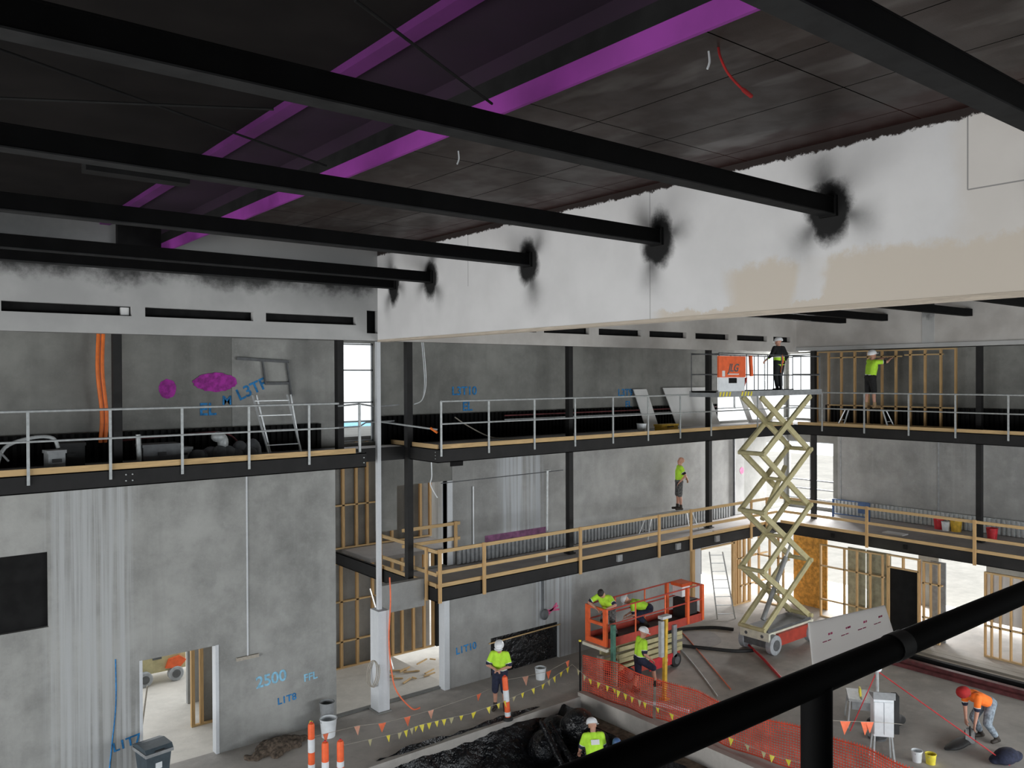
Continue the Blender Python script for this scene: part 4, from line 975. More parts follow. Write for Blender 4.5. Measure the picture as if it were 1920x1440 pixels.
# cream machine seen through the left doorway
W = thing('access_machine', 'small cream machine with wheels seen through the doorway in the concrete wall', 'machine', (7.1, 25.9, -.88))
put('body', MB().prism([(6.3, -.55), (7.8, -.55), (7.8, -.1), (7.65, .12), (6.9, .12), (6.8, .0), (6.3, .0)], 'y', 25.6, 26.5), M['cream'], W)
for x in (6.62, 7.5): wheel(W, (x, 25.58, -.66), .22, .2, 'y', M['rubber'])
put('guard', MB().prism([(7.2, -.45), (7.6, -.5), (7.8, -.3), (7.6, -.15), (7.3, -.2)], 'y', 25.5, 25.6), M['orange'], W)
put('frame_bar', MB().bar((6.85, 25.58, -.1), (7.1, 25.58, -.1), .05, .1), M['grey_dark'], W)
one('marking_pole', MB().tube([(5.28, 21.0, -.88), (5.5, 21.0, .75)], .02, 8), M['timber_grey'], 'thin pole standing on the bright floor inside the left doorway', 'pole', None, True)

# ------------------------------------------------------------------ people
def fuse(mb, voxel, smooth=4):
    """one continuous skin over overlapping volumes"""
    me = mb.mesh('fuse', [])
    o = bpy.data.objects.new('fuse', me); COL.objects.link(o)
    m = o.modifiers.new('r', 'REMESH'); m.mode = 'VOXEL'; m.voxel_size = voxel
    s = o.modifiers.new('s', 'SMOOTH'); s.factor = 0.5; s.iterations = smooth
    dg = bpy.context.evaluated_depsgraph_get(); out = bpy.data.meshes.new_from_object(o.evaluated_get(dg))
    bpy.data.objects.remove(o); bpy.data.meshes.remove(me)
    out.polygons.foreach_set('use_smooth', [True] * len(out.polygons)); return out
def ik(a, b, l1, l2, pole):
    a, b, pole = Vector(a), Vector(b), Vector(pole); d = b - a; L = min(d.length, (l1 + l2) * .999); u = d.normalized()
    b = a + u * L; x = (l1 * l1 - l2 * l2 + L * L) / (2 * L); h = math.sqrt(max(0, l1 * l1 - x * x))
    p = pole - u * pole.dot(u); p = p.normalized() if p.length > 1e-5 else Vector((0, 1, 0))
    return a + u * x + p * h, b
def person(label, loc, rz, P, cl, s=1.0):
    """P: pose in metres, facing +Y; cl: clothing"""
    t = thing('person', label, 'person', loc, None, rz)
    hip = Vector((0, P.get('hy', 0), P.get('hip', .94)))
    ln, sd, tw = R(P.get('lean', 4)), R(P.get('side', 0)), R(P.get('twist', 0))
    up = Vector((math.sin(sd), math.sin(ln) * math.cos(sd), math.cos(ln) * math.cos(sd))).normalized()
    sx = Vector((math.cos(tw), math.sin(tw), 0)); sx = (sx - up * sx.dot(up)).normalized()
    fw = up.cross(sx).normalized()
    hx = Vector((1, 0, 0)); chest = hip + up * .33; nb = hip + up * .50
    sh_ = {'L': hip + up * .47 - sx * .175, 'R': hip + up * .47 + sx * .175}
    hp = R(P.get('hpitch', 0)); hyaw = R(P.get('hyaw', 0))
    hu = Matrix.Rotation(-hp, 3, sx) @ up; hr = Matrix.Rotation(hyaw, 3, hu) @ sx; hf = hu.cross(hr).normalized()
    hd = nb + (up * .5 + hu * .5).normalized() * .165
    H = {'L': Vector(P['hand_l']), 'R': Vector(P['hand_r'])}; F = {'L': Vector(P['foot_l']), 'R': Vector(P['foot_r'])}
    el, wr, kn, hj = {}, {}, {}, {}
    for k, q in (('L', -1), ('R', 1)):
        el[k], wr[k] = ik(sh_[k], H[k], .30, .255, P.get('pole_' + k.lower(), (q * .5, -.8, -.4)))
        hj[k] = hip + hx * q * .09; kn[k], F[k] = ik(hj[k], F[k], .43, .42, P.get('knee_' + k.lower(), (q * .1, 1, 0)))
    b = MB()
    b.capsule(hip - hx * .075, hip + hx * .075, .105, .105)
    for q in (-1, 1):
        b.capsule(hip + hx * q * .05, chest + sx * q * .06, .10, .115)
        b.capsule(chest + sx * q * .06, hip + up * .45 + sx * q * .10, .115, .075)
    b.capsule(nb - up * .05, hd - hu * .03, .062, .055)
    b.capsule(hd + hu * .035 - hf * .015, hd + hu * .02 + hf * .02, .088, .085)
    b.capsule(hd + hf * .02, hd - hu * .07 + hf * .045, .072, .048)
    b.capsule(hd + hf * .085 + hu * .005, hd + hf * .105 - hu * .025, .012, .017)
    for q in (-1, 1):
        b.capsule(hd + hr * q * .082 + hu * .015, hd + hr * q * .086 - hu * .03, .018, .013)
    for k, q in (('L', -1), ('R', 1)):
        b.capsule(sh_[k], el[k], .056, .043); b.capsule(el[k], wr[k], .044, .029)
        u = (wr[k] - el[k]).normalized(); side = u.cross(Vector(P.get('palm_' + k.lower(), (0, 0, 1))))
        side = side.normalized() if side.length > .1 else sx
        pn = side.cross(u).normalized(); pc = wr[k] + u * .02
        for o in (-.022, 0, .022): b.capsule(pc + side * o, pc + u * .075 + side * o * 1.25, .017, .015)
        for i, (o, L) in enumerate(((-.033, .060), (-.011, .078), (.011, .082), (.033, .070))):
            base = pc + u * .085 + side * o; c1 = base + u * L * .5 - pn * .012; c2 = c1 + (u * .6 - pn * .8) * L * .55
            b.capsule(base, c1, .0095, .009, 8); b.capsule(c1, c2, .009, .008, 8)
        th = pc + side * (-.03 * q) + u * .02; b.capsule(th, th - side * .035 * q + u * .035 - pn * .012, .013, .010, 8)
        b.capsule(hj[k], kn[k], .088, .056); cm = kn[k].lerp(F[k], .35) - Vector((0, .015, 0))
        b.capsule(kn[k], cm, .054, .056); b.capsule(cm, F[k], .056, .036)
        fd = Vector(P.get('toe_' + k.lower(), (q * .15, 1, 0))).normalized()
        b.capsule(F[k] - Vector((0, 0, .035)), F[k] + fd * .15 - Vector((0, 0, .05)), .036, .028)
    def fin(me):
        if s != 1.0: me.transform(Matrix.Scale(s, 4))
        return me
    body = fuse(b, .0105); body.materials.append(M['skin']); put('body', fin(body), None, t)
    # face
    for q in (-1, 1):
        e = MB().ball(hd + hf * .083 + hr * q * .032 + hu * .015, .011, .011, .009); put('eye', fin(e.mesh('eye', M['hair'], True)), None, t)
    mo = MB().capsule(hd + hf * .083 - hu * .055 - hr * .02, hd + hf * .083 - hu * .055 + hr * .02, .007, .007, 8); put('mouth', fin(mo.mesh('mouth', M['red_cloth'], True)), None, t)
    # shirt
    c = MB()
    c.capsule(hip - hx * .08 - up * .02, hip + hx * .08 - up * .02, .122, .122)
    for q in (-1, 1):
        c.capsule(hip + hx * q * .06, chest + sx * q * .07, .118, .135)
        c.capsule(chest + sx * q * .07, hip + up * .46 + sx * q * .11, .135, .088)
    c.capsule(nb - up * .06, nb + up * .0, .085, .068)
    slv = cl.get('sleeve', .72)
    for k in 'LR':
        c.capsule(sh_[k], sh_[k].lerp(el[k], min(slv, 1)), .074, .066)
        if slv > 1: c.capsule(el[k], el[k].lerp(wr[k], slv - 1), .062, .048)
    shirt = fuse(c, .0125)
    hi, lo = cl['shirt'], cl.get('shirt_low', M['navy'])
    for m in (hi, lo, M['tape']): shirt.materials.append(m)
    split = cl.get('split', .17)
    for p in shirt.polygons:
        x = p.center; h = (x - hip).dot(up) / .5; mi = 0
        lat = abs((x - hip - up * (x - hip).dot(up)).dot(sx))
        arm = None
        for k in 'LR':
            a = sh_[k]; d = el[k] - a; f_ = (x - a).dot(d) / d.length_squared
            if f_ > .12 and (x - (a + d * f_)).length < .10: arm = f_
        if arm is not None: mi = 1 if arm > slv - .10 else (2 if arm > slv - .15 else 0)
        elif h < split: mi = 1
        elif h < split + .05: mi = 2
        p.material_index = mi
    put('shirt', fin(shirt), None, t)
    if cl.get('back_print'):
        f = MB(); o = hip + up * .34 - fw * .142; f.add([o - sx * .09 - up * .05, o + sx * .09 - up * .05, o + sx * .09 + up * .05, o - sx * .09 + up * .05,
              o - sx * .09 - up * .05 + fw * .03, o + sx * .09 - up * .05 + fw * .03, o + sx * .09 + up * .05 + fw * .03, o - sx * .09 + up * .05 + fw * .03], [(0, 1, 2, 3), (7, 6, 5, 4), (0, 4, 5, 1), (1, 5, 6, 2), (2, 6, 7, 3), (3, 7, 4, 0)])
        put('back_print', fin(f.mesh('back_print', M['white'])), None, t)
    # shorts or trousers
    c = MB(); c.capsule(hip - hx * .08, hip + hx * .08, .13, .13)
    lg = cl.get('leg', .95)
    for k in 'LR':
        c.capsule(hj[k] - Vector((0, 0, .02)), hj[k].lerp(kn[k], min(lg, 1)), .112, .088)
        if lg > 1: c.capsule(kn[k], kn[k].lerp(F[k], lg - 1), .08, .066)
    sm = fuse(c, .0125); sm.materials.append(cl['pants']); put('shorts' if lg <= 1 else 'trousers', fin(sm), None, t)
    for k in 'LR':
        c = MB(); fd = Vector(P.get('toe_' + k.lower(), ((-1 if k == 'L' else 1) * .15, 1, 0))).normalized(); a = F[k]
        c.capsule(a + (kn[k] - a).normalized() * .07, a - Vector((0, 0, .03)), .054, .056)
        c.capsule(a - fd * .04 - Vector((0, 0, .045)), a + fd * .16 - Vector((0, 0, .05)), .044, .042)
        bm = fuse(c, .011); bm.materials.append(cl.get('boot', M['boot'])); put('boot', fin(bm), None, t)
    B = Matrix((hr, hf, hu)).transposed()
    def hat(verts): return [tuple(hd + hu * .035 - hf * .01 + B @ Vector(v)) for v in verts]
    if cl.get('helmet'):
        vs, fs = [], []; n = 24; rings = [(1.0, -.005), (1.0, .02), (.97, .05), (.86, .085), (.66, .112), (.38, .13), (.1, .138)]
        for r, z in rings:
            for k in range(n):
                a = 2 * math.pi * k / n; vs.append((.118 * r * math.cos(a), .142 * r * math.sin(a), z))
        for i in range(len(rings) - 1):
            for k in range(n): fs.append((i * n + k, i * n + (k + 1) % n, (i + 1) * n + (k + 1) % n, (i + 1) * n + k))
        fs.append(tuple(range((len(rings) - 1) * n, len(rings) * n))); fs.append(tuple(reversed(range(n))))
        f = MB(); f.add(hat(vs), fs); hm = put('helmet', fin(f.mesh('helmet', cl['helmet'], True)), None, t)
        pk = [(.11 * math.sin(a), .10 + .10 * math.cos(a)) for a in [R(-80 + 16 * i) for i in range(11)]]
        f = MB(); n = len(pk); f.add(hat([(x, y, -.005) for x, y in pk] + [(x, y, .008) for x, y in pk]), [tuple(range(n)), tuple(reversed(range(n, 2 * n)))] + [(i, (i + 1) % n, (i + 1) % n + n, i + n) for i in range(n)])
        put('peak', fin(f.mesh('peak', cl['helmet'], True)), None, hm)
        f = MB(); f.capsule(hd + hu * .04 - hr * .10, hd + hu * .04 - hf * .10, .012, .012, 8); f.capsule(hd + hu * .04 - hf * .10, hd + hu * .04 + hr * .10, .012, .012, 8)
        put('helmet_strap', fin(f.mesh('helmet_strap', M['rubber_black'], True)), None, hm)
    else:
        f = MB(); f.capsule(hd + hu * .05 - hf * .02, hd + hu * .055 + hf * .015, .092, .088, 14)
        if cl.get('hair', 1): f.capsule(hd + hu * .02 - hf * .045, hd - hu * .03 - hf * .04, .072, .06, 14)
        hm = fuse(f, .012); hm.materials.append(cl.get('hairmat', M['hair'])); put(cl.get('hatname', 'hair'), fin(hm), None, t)
    for nm, fn, mat in cl.get('extra', ()):
        f = MB(); fn(f, dict(hip=hip, up=up, sx=sx, fw=fw, hd=hd, hf=hf, hu=hu, wr=wr, el=el, sh=sh_, kn=kn)); put(nm, fin(f.mesh(nm, mat, True)), None, t)
    return t
def face(dx, dy): return math.atan2(-dx, dy)      # facing direction in world X, Y

HV = dict(shirt=M['hivis'], pants=M['navy'], helmet=M['helmet'])
# standing, looking down at something held at the waist
person('person in yellow shirt and navy shorts standing by the black hole, looking down', (12.36, 15.98, 0), face(-.75, -.66),
       dict(hip=.93, lean=5, hpitch=20, hand_l=(-.06, .24, 1.08), hand_r=(.08, .23, 1.08), pole_l=(-1, -.3, -.4), pole_r=(1, -.3, -.4), foot_l=(-.12, 0, .09), foot_r=(.12, .02, .09)),
       dict(HV, leg=1.08, split=.16, sleeve=.85), .985)
# walking with one knee up behind the orange mesh
person('person with white helmet and dark shorts walking behind the orange mesh', (15.75, 14.5, 0), face(.9, -.35),
       dict(hip=.93, lean=8, hpitch=14, hand_l=(-.30, .05, .82), hand_r=(.22, .22, .95), foot_l=(-.09, -.12, .10), foot_r=(.1, .42, .26), toe_r=(.1, 1, .1)),
       dict(HV, leg=.98, split=.12, sleeve=.8), .98)
# leaning on the end gate of the orange lift
person('person with dark hair leaning over the end gate of the orange lift', (15.78, 15.62, 1.14), face(-.86, -.3),
       dict(hip=.86, lean=42, hpitch=18, hand_l=(-.18, .52, .96), hand_r=(.16, .50, .94), pole_l=(-1, 0, .2), pole_r=(1, 0, .1), foot_l=(-.14, -.16, .09), foot_r=(.14, -.12, .09)),
       dict(shirt=M['hivis'], pants=M['camo'], leg=1.7, split=.1, sleeve=.8), .98)
person('person in yellow shirt bent double in the middle of the orange lift', (17.45, 15.72, 1.14), face(-.5, .6),
       dict(hip=.50, lean=72, hpitch=-5, hand_l=(-.2, .62, .25), hand_r=(.2, .6, .25), foot_l=(-.14, .05, .09), foot_r=(.14, .1, .09)),
       dict(HV, leg=1.7, split=.02, sleeve=.8), .98)
# in the pit with the back turned
person('person with white helmet and turned back standing in the black lined pit', (12.45, 12.75, -1.05), face(.5, .85),
       dict(hip=.93, lean=22, hpitch=10, hyaw=-38, hand_l=(-.25, .40, .92), hand_r=(.22, .42, .92), foot_l=(-.16, -.04, .09), foot_r=(.16, 0, .09)),
       dict(HV, leg=1.7, split=.12, sleeve=.8, back_print=True), 1.02)
# bending over in orange
def hood(f, k): f.capsule(k['hd'] - k['hf'] * .02, k['hd'] + k['hu'] * .05, .12, .125, 16)
person('person in orange shirt with red head cover bending over on the stage floor', (19.75, 7.75, 0), face(-.86, .35),
       dict(hip=.82, lean=66, hpitch=10, hand_l=(-.16, .50, .42), hand_r=(.14, .42, .36), foot_l=(-.16, -.10, .09), foot_r=(.16, .0, .09), pole_l=(-.8, -.4, .5), pole_r=(.8, -.4, .5)),
       dict(shirt=M['hivis_orange'], shirt_low=M['navy'], pants=M['denim'], leg=1.75, split=.06, sleeve=.8, hairmat=M['red_cloth'], hatname='cap', hair=0, extra=(('hood', hood, M['red_cloth']),)), 1.05)
# on the plank trestle of the middle balcony
person('person with shaved head standing on the plank trestle of the middle balcony', (22.1, 18.5, 3.575), face(-.75, .55),
       dict(hip=.95, lean=-3, hpitch=-16, hand_l=(-.26, .03, .98), hand_r=(.36, -.34, 1.02), pole_r=(.4, -1, .2), foot_l=(-.11, -.03, .09), foot_r=(.11, .03, .09)),
       dict(shirt=M['hivis'], shirt_low=M['blackcloth'], pants=M['camo'], leg=1.05, split=.04, sleeve=.7, hairmat=M['skin'], hatname='scalp', hair=0), 1.03)
# reaching up at the studs of the far upper balcony
person('person in black shorts reaching at the studs of the far upper balcony', (27.1, 14.35, 7.02), face(.9, -.42),
       dict(hip=.95, lean=6, side=4, hpitch=-18, hand_l=(-.12, .50, 1.52), hand_r=(.22, .52, 1.50), pole_l=(-1, 0, -.3), pole_r=(1, 0, -.4), foot_l=(-.12, -.06, .09), foot_r=(.12, .06, .09)),
       dict(shirt=M['hivis'], shirt_low=M['blackcloth'], pants=M['blackcloth'], leg=1.05, split=.1, sleeve=.75, helmet=M['helmet'], boot=M['boot_tan']), 1.13)
# on the raised lift platform
def harness(f, k):
    f.capsule(k['hip'] + k['sx'] * .03 - k['fw'] * .14, k['hip'] + k['up'] * .22 - k['fw'] * .15, .03, .03, 8)
    f.capsule(k['hip'] - k['fw'] * .13, k['kn']['R'] - k['fw'] * .09 + Vector((-.04, 0, .1)), .03, .025, 8)
person('person with orange harness straps standing on the raised scissor lift platform', (22.05, 14.55, 7.70), face(.25, .9),
       dict(hip=.93, lean=3, hpitch=6, hyaw=30, hand_l=(-.38, .18, 1.02), hand_r=(.28, .12, .92), foot_l=(-.1, -.02, .09), foot_r=(.1, .04, .09)),
       dict(shirt=M['blackcloth'], shirt_low=M['hivis'], pants=M['blackcloth'], leg=1.8, split=.32, sleeve=1.6, helmet=M['helmet'], extra=(('harness', harness, M['orange_pipe']),)), .93)

# ------------------------------------------------------------------ things on the ground
# pit lining
f = MB(); nx, ny = 30, 40; vs = []; rnd = random.Random(4)
def liner(u, v):
    x = PITX0 - .05 + u * (13.9 - PITX0); y = PITY0 + v * (PITY1 + .16 - PITY0); z = -1.02
    e = min(u * 5.7, (1 - u) * 5.6, (1 - v) * 8.4)
    if e < .75: z = -1.02 + (0.75 - e) / .75 * (1.04 if (u < .5 or v > .9) else .74)
    z += .09 * math.sin(9 * u + 5 * v) * math.sin(14 * v - 3 * u) + rnd.uniform(-.03, .03)
    return (x, y, max(z, -1.04) + .02)
for i in range(nx + 1):
    for j in range(ny + 1): vs.append(liner(i / nx, j / ny))
n = len(vs); vs += [(x, y, z - .015) for x, y, z in vs]
fs = []
for i in range(nx):
    for j in range(ny):
        a = i * (ny + 1) + j; q = (a, a + ny + 1, a + ny + 2, a + 1); fs.append(q); fs.append(tuple(k + n for k in reversed(q)))
f.add(vs, fs)
one('pit_liner', f, M['plastic'], 'black plastic sheeting lining the open pit in the stage floor', 'plastic sheet', None, True)
f = MB()
for k, (x, y, z) in enumerate(((13.2, 14.9, -.45), (13.5, 14.4, -.2), (12.7, 14.7, -.6), (13.45, 13.8, -.5))): f.ball((x, y, z), .45, .4, .42)
for p, q in (((12.5, 14.6, .1), (12.35, 13.4, -.9)), ((12.75, 14.6, .0), (12.7, 13.5, -.8))): f.capsule(p, q, .07, .10)
fm = fuse(f, .05, 3); fm.materials.append(M['plastic'])
tag(put('plastic_bundle', fm, None), 'glossy bunched black plastic heaped in the corner of the pit', 'plastic sheet')
f = MB(); f.capsule((12.95, 12.55, -.7), (12.85, 12.5, .25), .14, .10); fm = fuse(f, .03, 3); fm.materials.append(M['bluegrey'])
tag(put('blue_sack', fm, None), 'dark blue sack standing next to the worker in the pit', 'sack')
for i, (x, y, m, lab) in enumerate(((14.1, 13.0, M['orange'], 'orange hand tool lying on the ledge of the pit'), (14.15, 12.6, M['red'], 'red hand tool lying on the ledge of the pit'))):
    t = thing('hand_tool', lab, 'tool', (x, y, -.35), 'tools on the pit ledge', .5 + i)
    put('tool_body', MB().box(-.2, .2, -.06, .06, 0, .12), m, t, local=True); put('tool_handle', MB().tube([(-.15, 0, .12), (-.1, 0, .2), (.1, 0, .2), (.15, 0, .12)], .02, 8), M['rubber_black'], t, True, True)

# bollards
def bollard(x, y, lab, tilt=0.0, h=1.05, bands=((.10, .2), (.45, .72))):
    t = thing('bollard', lab, 'bollard', (x, y, 0), 'orange and white bollards', .3)
    t.rotation_euler = (tilt, tilt * .5, .3)
    put('foot', MB().lathe((0, 0, 0), [(.12, 0), (.12, .03), (.10, .06), (.07, .08)], 20), M['rubber_black'], t, True, True)
    put('post', MB().lathe((0, 0, .06), [(.068, 0), (.068, h - .12), (.058, h - .08), (.03, h - .06)], 16), M['bollard'], t, True, True)
    for za, zb in bands:
        put('white_band', MB().lathe((0, 0, 0), [(.0705, za), (.0705, zb)], 16), M['white_plastic'], t, True, True)
    f = MB(); f.lathe((0, 0, h - .02), [(.02, -.01), (.03, .02), (.02, .04)], 10); put('cap', f, M['red'], t, True, True)
bollard(7.33, 15.84, 'orange and white bollard near the white buckets, left of two others')
bollard(7.16, 14.85, 'orange and white bollard in the middle of the trio, with a long white band', bands=((.2, .66),))
bollard(7.42, 14.72, 'orange and white bollard on the right of the trio near the pit edge', bands=((.15, .3), (.53, .64)))
bollard(12.12, 15.36, 'orange and white bollard tilted in front of the standing person at the pit edge', R(-4))
# wheeled bin
t = thing('wheeled_bin', 'dark wheeled bin standing in front of the left doorway', 'bin', (4.6, 17.2, 0), None, .15)
t.scale = (.92, .92, .92)
put('bin_body', MB().add([(-.20, -.24, .05), (.20, -.24, .05), (.20, .2, .05), (-.20, .2, .05), (-.27, -.3, .92), (.27, -.3, .92), (.27, .3, .92), (-.27, .3, .92)], [(0, 3, 2, 1), (4, 5, 6, 7), (0, 1, 5, 4), (1, 2, 6, 5), (2, 3, 7, 6), (3, 0, 4, 7)]), M['bin'], t, local=True)
put('rim', MB().box(-.30, .30, -.34, -.28, .86, .93).box(-.30, .30, .28, .33, .86, .93).box(-.30, -.26, -.3, .3, .86, .93).box(.26, .30, -.3, .3, .86, .93), M['grey'], t, local=True)
lid = put('lid', MB().prism([(-.34, .94), (.34, .94), (.34, .98), (.1, 1.04), (-.28, 1.02)], 'x', -.29, .29), M['bin'], t, local=True)
put('lid_handle', MB().box(-.1, .1, -.36, -.33, .94, .97), M['rubber_black'], lid, local=True)
for x in (-.24, .24): put('wheel', MB().tube([(x - .03, .26, .1), (x + .03, .26, .1)], .1, 16), M['rubber_black'], t, True, True)
put('label', MB().box(-.07, .07, -.285, -.255, .55, .68), M['white_plastic'], t, local=True)
# buckets by the wall end
bucket(8.40, 17.25, 0, .19, .40, M['white_plastic'], 'large white bucket with dark rim at the end of the plain concrete wall', 'buckets')
bucket(8.55, 17.62, .0, .17, .62, M['grey'], 'tall grey drum behind the large white bucket at the wall end', 'buckets')
t = thing('white_bag', 'crumpled white bag leaning on the large white bucket', 'bag', (7.95, 17.05, 0))
f = MB(); f.capsule((8.05, 16.85, .1), (7.9, 17.1, .42), .13, .09); f.capsule((8.2, 16.8, .08), (8.05, 17.0, .2), .1, .1)
fm = fuse(f, .03, 2); fm.materials.append(M['white_plastic']); put('sack', fm, None, t)
put('tie', MB().tube([(7.86, 17.1, .46), (7.9, 17.12, .52), (7.95, 17.1, .5)], .012, 6), M['yellow'], t, True)
bucket(14.45, 16.9, 0, .15, .30, M['white_plastic'], 'small white bucket on the floor in front of the black covered hole', 'buckets')
f = MB(); rnd = random.Random(9)
for i in range(46):
    a = rnd.uniform(0, 6.28); r = rnd.random() ** .7; x = 7.25 + .75 * r * math.cos(a); y = 17.4 + .40 * r * math.sin(a)
    f.ball((x, y, .02), rnd.uniform(.08, .17), rnd.uniform(.08, .17), .05 + .2 * (1 - r), n=8)
fm = fuse(f, .04, 2); fm.materials.append(plain('dark_spoil', (0.10, 0.075, 0.055), .95, 0, .6, 14, .8)); tag(put('spoil_heap', fm, None), 'low heap of brown spoil along the foot of the plain concrete wall', 'dirt', kind='stuff')
f = MB()
for i in range(3):
    pts = [(9.86 - .02 * i + .24 * math.sin(a) * .25, 17.72 + .22 * math.cos(a) + .04 * i, .95 + .30 * math.sin(a)) for a in [2 * math.pi * k / 20 for k in range(20)]]
    f.tube(pts + pts[:1], .012, 6)
one('wire_coil', f, M['timber_grey'], 'coil of wire hung on the pale concrete pier', 'wire', None, True)
one('orange_hose', MB().tube(arc_pts([(10.16, 17.5, 3.3), (10.18, 17.5, 2.7), (10.16, 17.55, 1.8), (10.2, 17.5, 1.0), (10.3, 17.42, .5), (10.65, 17.3, .04), (10.85, 17.25, .03)]), .018, 8), M['flag_orange'], 'orange hose dropping down the concrete pier to the floor', 'hose', None, True)
f = MB()
for i in range(14):
    x = rnd.uniform(12.6, 14.6); y = 21.5 + rnd.uniform(-.6, .6); f.bar((x, y, -.85), (x + rnd.uniform(-.5, .5), y + rnd.uniform(-.3, .3), -.84), .05, .03)
one('offcuts', f, M['timber'], 'scattered timber offcuts on the pale floor behind the stage opening', 'offcuts', None, kind='stuff')

# barrier mesh on pickets
def mesh_run(p0, p1, z0, z1, lab, step=.055, r=.0095):
    f = MB(); p0 = Vector(p0); p1 = Vector(p1); L = (p1 - p0).length; d = (p1 - p0).normalized(); nrm = Vector((-d.y, d.x, 0)); n = int(L / step)
    def pos(s, z): return p0 + d * s + nrm * (.05 * math.sin(s * 2.1) + .03 * math.sin(5.3 * s + z * 2)) + Vector((0, 0, z + .04 * math.sin(s * 1.7) * z))
    for i in range(n + 1):
        s = i * step; f.tube([pos(s, z0 + (z1 - z0) * k / 5) for k in range(6)], r, 4, 0, False)
    m = int((z1 - z0) / step)
    for j in range(m + 1):
        z = z0 + j * step; f.tube([pos(L * k / 40, z) for k in range(41)], r * (1.8 if j in (0, m) else 1), 4, 0, False)
    one('barrier_mesh', f, M['mesh_orange'], lab, 'barrier mesh', 'orange barrier mesh')
mesh_run((14.60, 15.42, 0), (14.85, 13.2, 0), .05, 1.0, 'orange barrier mesh between the star picket and the grey timber props')
mesh_run((14.85, 13.15, 0), (15.1, 9.3, 0), .05, .98, 'orange barrier mesh running on from the yellow prop towards the dark handrail')
mesh_run((15.1, 9.25, 0), (15.2, 6.2, 0), .05, .98, 'orange barrier mesh past the dark handrail post below the white cabinet')
def picket(x, y, h, m, lab, r=.022):
    t = thing('picket', lab, 'picket', (x, y, 0), 'fence pickets')
    put('stake', MB().tube([(0, 0, 0), (0, 0, h)], r, 6), m, t, local=True); put('picket_cap', MB().tube([(0, 0, h), (0, 0, h + .04)], r * 1.6, 8), M['yellow'] if r < .03 else m, t, local=True)
picket(14.56, 15.46, 1.35, M['black'], 'thin black picket at the far corner of the orange mesh')
picket(15.06, 9.3, 1.2, M['grey_dark'], 'dark picket holding the orange mesh close to the handrail post')
def prop(x, y, z1, w, m, lab, dx=0, dy=0):
    t = thing('timber_prop', lab, 'prop', (x, y, 0), 'props by the mesh')
    put('shaft', MB().bar((0, 0, 0), (dx, dy, z1), w, w), m, t, local=True); put('foot', MB().box(-w, w, -w, w, 0, .03), m, t, local=True)
    return t
prop(15.25, 15.42, .85, .13, M['timber_grey'], 'stout grey timber prop inside the orange mesh, left one')
prop(15.55, 15.2, .7, .11, M['timber_grey'], 'shorter grey timber prop inside the orange mesh, right of the stout one', .03)
prop(15.35, 15.05, 1.72, .10, M['green'], 'green post in front of the end gate of the orange lift')
t = prop(15.95, 13.85, 2.05, .09, M['yellow_paint'], 'tall yellow prop with pale head standing behind the orange mesh', .06)
put('prop_head', MB().box(-.14, .2, -.08, .08, 2.05, 2.12), M['alu'], t, local=True)
put('prop_wrap', MB().box(-.16, -.05, -.05, .05, 1.1, 2.0), M['galv'], t, local=True)
for (p, q), lab in (((((15.35, 13.95, .06), (15.75, 12.9, .06))), 'white pipe lying behind the orange mesh near the foot of the yellow prop'), ((((15.9, 12.7, .06), (16.3, 11.9, .06))), 'white pipe lying behind the orange mesh further along towards the handrail')):
    one('white_pipe', MB().tube([p, q], .05, 12), M['white_plastic'], lab, 'pipe', 'white pipes on the floor', True)

# bunting
def flags(lab, pts, zs, size, mats, group):
    """line of bunting strung through pts; each flag a part of its line"""
    t = thing('bunting_line', lab, 'bunting', tuple(Vector(pts[0])), group)
    put('cord', MB().tube(pts, .005, 5), M['timber_grey'], t, False)
    P = [Vector(p) for p in pts]; rnd = random.Random(len(pts))
    for i in zs:
        k = int(i); a = P[k].lerp(P[min(k + 1, len(P) - 1)], i - k); d = (P[min(k + 1, len(P) - 1)] - P[max(k - 1, 0)]).normalized() if len(P) > 1 else Vector((1, 0, 0))
        n = Vector((-d.y, d.x, 0)) * .003; s = size * rnd.uniform(.85, 1.15); sw = Vector((-d.y, d.x, 0)) * rnd.uniform(-.04, .04)
        A, B, C = a - d * s * .5, a + d * s * .5, a + Vector((0, 0, -s * 1.25)) + sw
        f = MB(); f.add([A - n, B - n, C - n, A + n, B + n, C + n], [(0, 1, 2), (5, 4, 3), (0, 3, 4, 1), (1, 4, 5, 2), (2, 5, 3, 0)])
        put('flag', f, mats[int(i * 7) % len(mats)], t)
YF = [(7.45, 14.9, .85), (9.16, 15.38, .5), (9.69, 15.44, .5), (10.33, 15.42, .47), (10.94, 15.32, .46), (11.9, 15.34, .48), (12.6, 15.4, .52), (13.3, 15.45, .55), (13.88, 15.6, .6), (14.42, 15.6, .75)]
flags('yellow bunting strung along the pit edge in front of the stage wall', YF, [.5, .8, 1.0, 1.3, 1.6, 1.85, 2.1, 2.4, 2.7, 3.0, 3.3, 3.7, 4.15, 4.6, 4.9, 5.2, 5.6, 6.0, 6.5, 7.0, 7.4, 7.8, 8.3, 8.7], .115, [M['yellow'], M['yellow'], M['yellow'], M['cream']], 'bunting lines')
YG = [(14.42, 15.6, .75), (14.30, 14.9, .62), (14.36, 14.2, .6), (14.3, 13.4, .6), (14.28, 12.6, .6), (14.3, 11.6, .58), (14.3, 10.6, .58), (14.28, 9.6, .58), (14.6, 8.6, .58), (15.2, 7.7, .58)]
flags('yellow bunting strung along the orange mesh beside the pit', YG, [.4, .8, 1.1, 1.5, 1.9, 2.2, 2.4, 2.7, 3.0, 3.3, 3.5, 4.0, 4.4, 4.9, 5.5, 6.0, 6.4, 6.8, 7.0, 7.3, 7.7, 8.1, 8.5], .115, [M['yellow'], M['yellow'], M['cream']], 'bunting lines')
